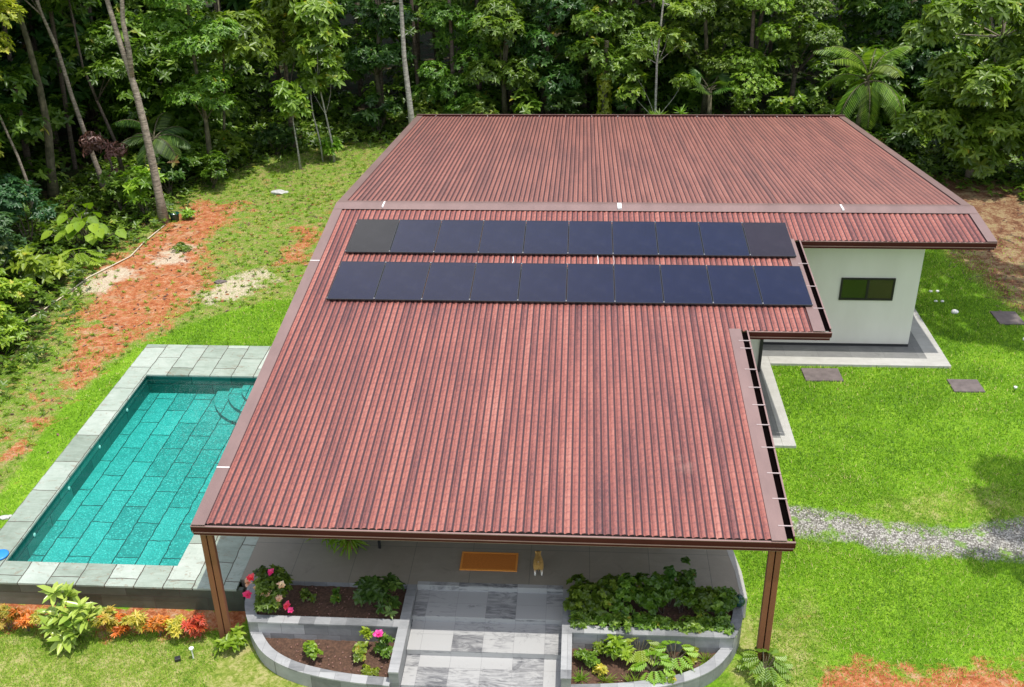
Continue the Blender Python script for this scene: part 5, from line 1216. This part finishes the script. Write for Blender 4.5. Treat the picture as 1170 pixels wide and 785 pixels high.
# ------------------------------------------------------------------ the dog
def build_dog():
    t = NT('dog_coat'); v = t.co(); x, y, z = t.sep(v); n = t.noise(v, 30, 4)
    white = t.math('MAXIMUM', t.ramp(t.math('ADD', z, t.math('MULTIPLY', n, .04)), [(.13, 1.0), (.17, 0.0)]), t.ramp(t.math('ADD', z, t.math('MULTIPLY', n, .02)), [(.405, 0.0), (.42, 1.0)]))
    c = t.mix(white, t.ramp(n, [(.3, (.36, .20, .05)), (.7, (.55, .33, .10))]), (.8, .76, .70)); t.bump(t.noise(v, 90, 3), .5, .01); coat = t.set(c, .9)
    verts = {'hip': ((0, -.10, .25), .105), 'mid': ((0, .0, .26), .115), 'chest': ((0, .10, .25), .105), 'neck': ((0, .19, .29), .06), 'head': ((0, .25, .31), .062), 'muz': ((0, .32, .28), .034), 'nose': ((0, .355, .272), .02),
             'tail': ((0, -.17, .31), .02), 'tail2': ((0, -.17, .37), .018), 'tail3': ((0, -.11, .40), .016)}
    E_ = [('hip', 'mid'), ('mid', 'chest'), ('chest', 'neck'), ('neck', 'head'), ('head', 'muz'), ('muz', 'nose'), ('hip', 'tail'), ('tail', 'tail2'), ('tail2', 'tail3')]
    for s in (-1, 1):
        k = str(s)
        verts['th'+k] = ((s*.062, -.10, .18), .055); verts['kn'+k] = ((s*.07, -.075, .15), .032); verts['hk'+k] = ((s*.07, -.165, .085), .02); verts['hf'+k] = ((s*.07, -.15, .02), .021); verts['ht'+k] = ((s*.07, -.115, .018), .018)
        E_ += [('hip', 'th'+k), ('th'+k, 'kn'+k), ('kn'+k, 'hk'+k), ('hk'+k, 'hf'+k), ('hf'+k, 'ht'+k)]
        verts['sh'+k] = ((s*.055, .14, .2), .038); verts['el'+k] = ((s*.06, .12, .14), .026); verts['wr'+k] = ((s*.06, .135, .06), .018); verts['ff'+k] = ((s*.06, .14, .018), .02); verts['ft'+k] = ((s*.06, .17, .016), .017)
        E_ += [('chest', 'sh'+k), ('sh'+k, 'el'+k), ('el'+k, 'wr'+k), ('wr'+k, 'ff'+k), ('ff'+k, 'ft'+k)]
        verts['ea'+k] = ((s*.045, .235, .36), .022); verts['eb'+k] = ((s*.062, .23, .39), .012); E_ += [('head', 'ea'+k), ('ea'+k, 'eb'+k)]
    names = list(verts); me = bpy.data.meshes.new('dog'); me.from_pydata([verts[n][0] for n in names], [(names.index(a), names.index(b)) for a, b in E_], [])
    o = bpy.data.objects.new('dog_src', me); COL.objects.link(o); sk = o.modifiers.new('skin', 'SKIN'); sk.use_smooth_shade = True
    for i, n_ in enumerate(names): me.skin_vertices[0].data[i].radius = (verts[n_][1],)*2; me.skin_vertices[0].data[i].use_root = (i == 0)
    sb = o.modifiers.new('sub', 'SUBSURF'); sb.levels = 2; sb.render_levels = 2
    dg = bpy.context.evaluated_depsgraph_get(); dg.update(); m2 = bpy.data.meshes.new_from_object(o.evaluated_get(dg)); bpy.data.objects.remove(o)
    m2.materials.clear(); m2.materials.append(coat)
    d = bpy.data.objects.new('dog', m2); COL.objects.link(d); d.scale = (.95, .95, .85); d.location = (6.17, 1.74, ZD+.003); d.rotation_euler = (0, 0, .06)
    tag(d, 'small tan dog with white legs standing on the patio beside the doormat', 'dog')
    m = MB()
    for s in (-1, 1): m.blob((s*.03, .30, .33), .009, 1, 0)
    e = m.build('eyes', M['black']); e.parent = d
    e = MB().blob((0, .372, .278), .014, 1, 0).build('nose', M['black']); e.parent = d
build_dog()

# ------------------------------------------------------------------ small things in the garden
def lawn_light(x, y, lab, h=.22):
    z = GZ(x, y); o = empty('garden_light', (x, y, z), lab, 'garden light', 'garden lights in the lawn')
    MB().tube([(x, y, z-.02), (x, y, z+h)], .012, 8).build('stake', M['white'] if h > .15 else M['black'], o)
    MB().lathe((x, y, z+h), [(.02, 0), (.04, .03), (.045, .06), (.02, .075)], 14).build('head', M['white'], o)
lawn_light(-.3, -.36, 'white stake light in the front lawn left of the twin post'); lawn_light(18.18, 9.4, 'short black and white light at the right border of the lawn', .1)
b = MB().box((-.64, -.46, .0), (-.53, -.36, .07), rz=.4).build('junction_box', M['black'], bevel=.01); tag(b, 'small black box lying in the front lawn beside the white stake light', 'box')
for x, y, r, lab in ((17.77, 15.45, .055, 'small white stone far up the lawn, left of its pair'), (17.98, 15.46, .055, 'small white stone far up the lawn, right of its pair'), (17.73, 14.76, .05, 'small white stone in the nearer pair, left one'), (17.92, 14.76, .05, 'small white stone in the nearer pair, right one'),
                     (18.06, 14.0, .10, 'largest white stone in the shaded lawn near the house'), (19.5, 12.3, .08, 'white stone at the right border beyond the stepping slab')):
    s = MB().blob((x, y, GZ(x, y)+r*.5), r, 2, .08, (1.1, 1, .7)).build('white_stone', M['rock_white'], smooth=True); tag(s, lab, 'stone', 'white stones in the lawn')
for x, y, r, lab in ((-5.07, 24.0, .2, 'pale grey rock in the grass left of the roof'), (-5.62, 3.05, .08, 'pale stone beside the left pool deck corner'), (-4.75, 15.5, .12, 'dark clod beside the sand patch')):
    m = MB(); m.blob((x, y, GZ(x, y)+r*.25), r, 2, .2, (1.5, 1, .45)); m.blob((x+r*1.2, y+.06, GZ(x, y)+r*.15), r*.6, 2, .2, (1.3, 1, .5))
    tag(m.build('rock', M['rock'] if r != .12 else M['slab']), lab, 'rock')
hz = [(-8.36, 20.5), (-8.5, 18.9), (-8.5, 17.5), (-8.8, 16.6), (-9.2, 15.7), (-9.35, 14.4), (-9.6, 13.2), (-9.9, 12.0), (-10.3, 10.6)]
tag(MB().tube([(x, y, GZ(x, y)+.03+.02*(i % 2)) for i, (x, y) in enumerate(hz)], .022, 7).build('hose', M['rope'], smooth=True), 'pale hose lying across the red soil toward the left bushes', 'hose')
m = MB().lathe((-8.15, 20.95, GZ(-8.15, 20.95)), [(.14, 0), (.17, .28), (.19, .30), (.16, .3), (.13, .05)], 18); tag(m.build('bucket', M['teal'], smooth=True), 'dark teal bucket at the foot of the forked tree', 'bucket')
shrub('weed', 'small bright weed beside the teal bucket', (-7.6, 21.2, GZ(-7.6, 21.2)), .3, .3, 'lime', 'mid', 30, 4, None, .1, 'plant', 3)
shrub('weed', 'green weed tuft alone in the middle of the red soil', (-6.9, 18.2, GZ(-6.9, 18.2)), .35, .18, 'mid', 'small', 40, 5, None, .1, 'plant', 3)
shrub('weed', 'leafy weed growing beside the hose', (-9.3, 15.3, GZ(-9.3, 15.3)), .22, .5, 'mid', 'small', 40, 5, None, 0, 'plant', 3)
philodendron((-9.9, 16.7, GZ(-9.9, 16.7)), 'pale green plant with long drooping leaves between elephant ears and hose', 16, .6, 'lime')
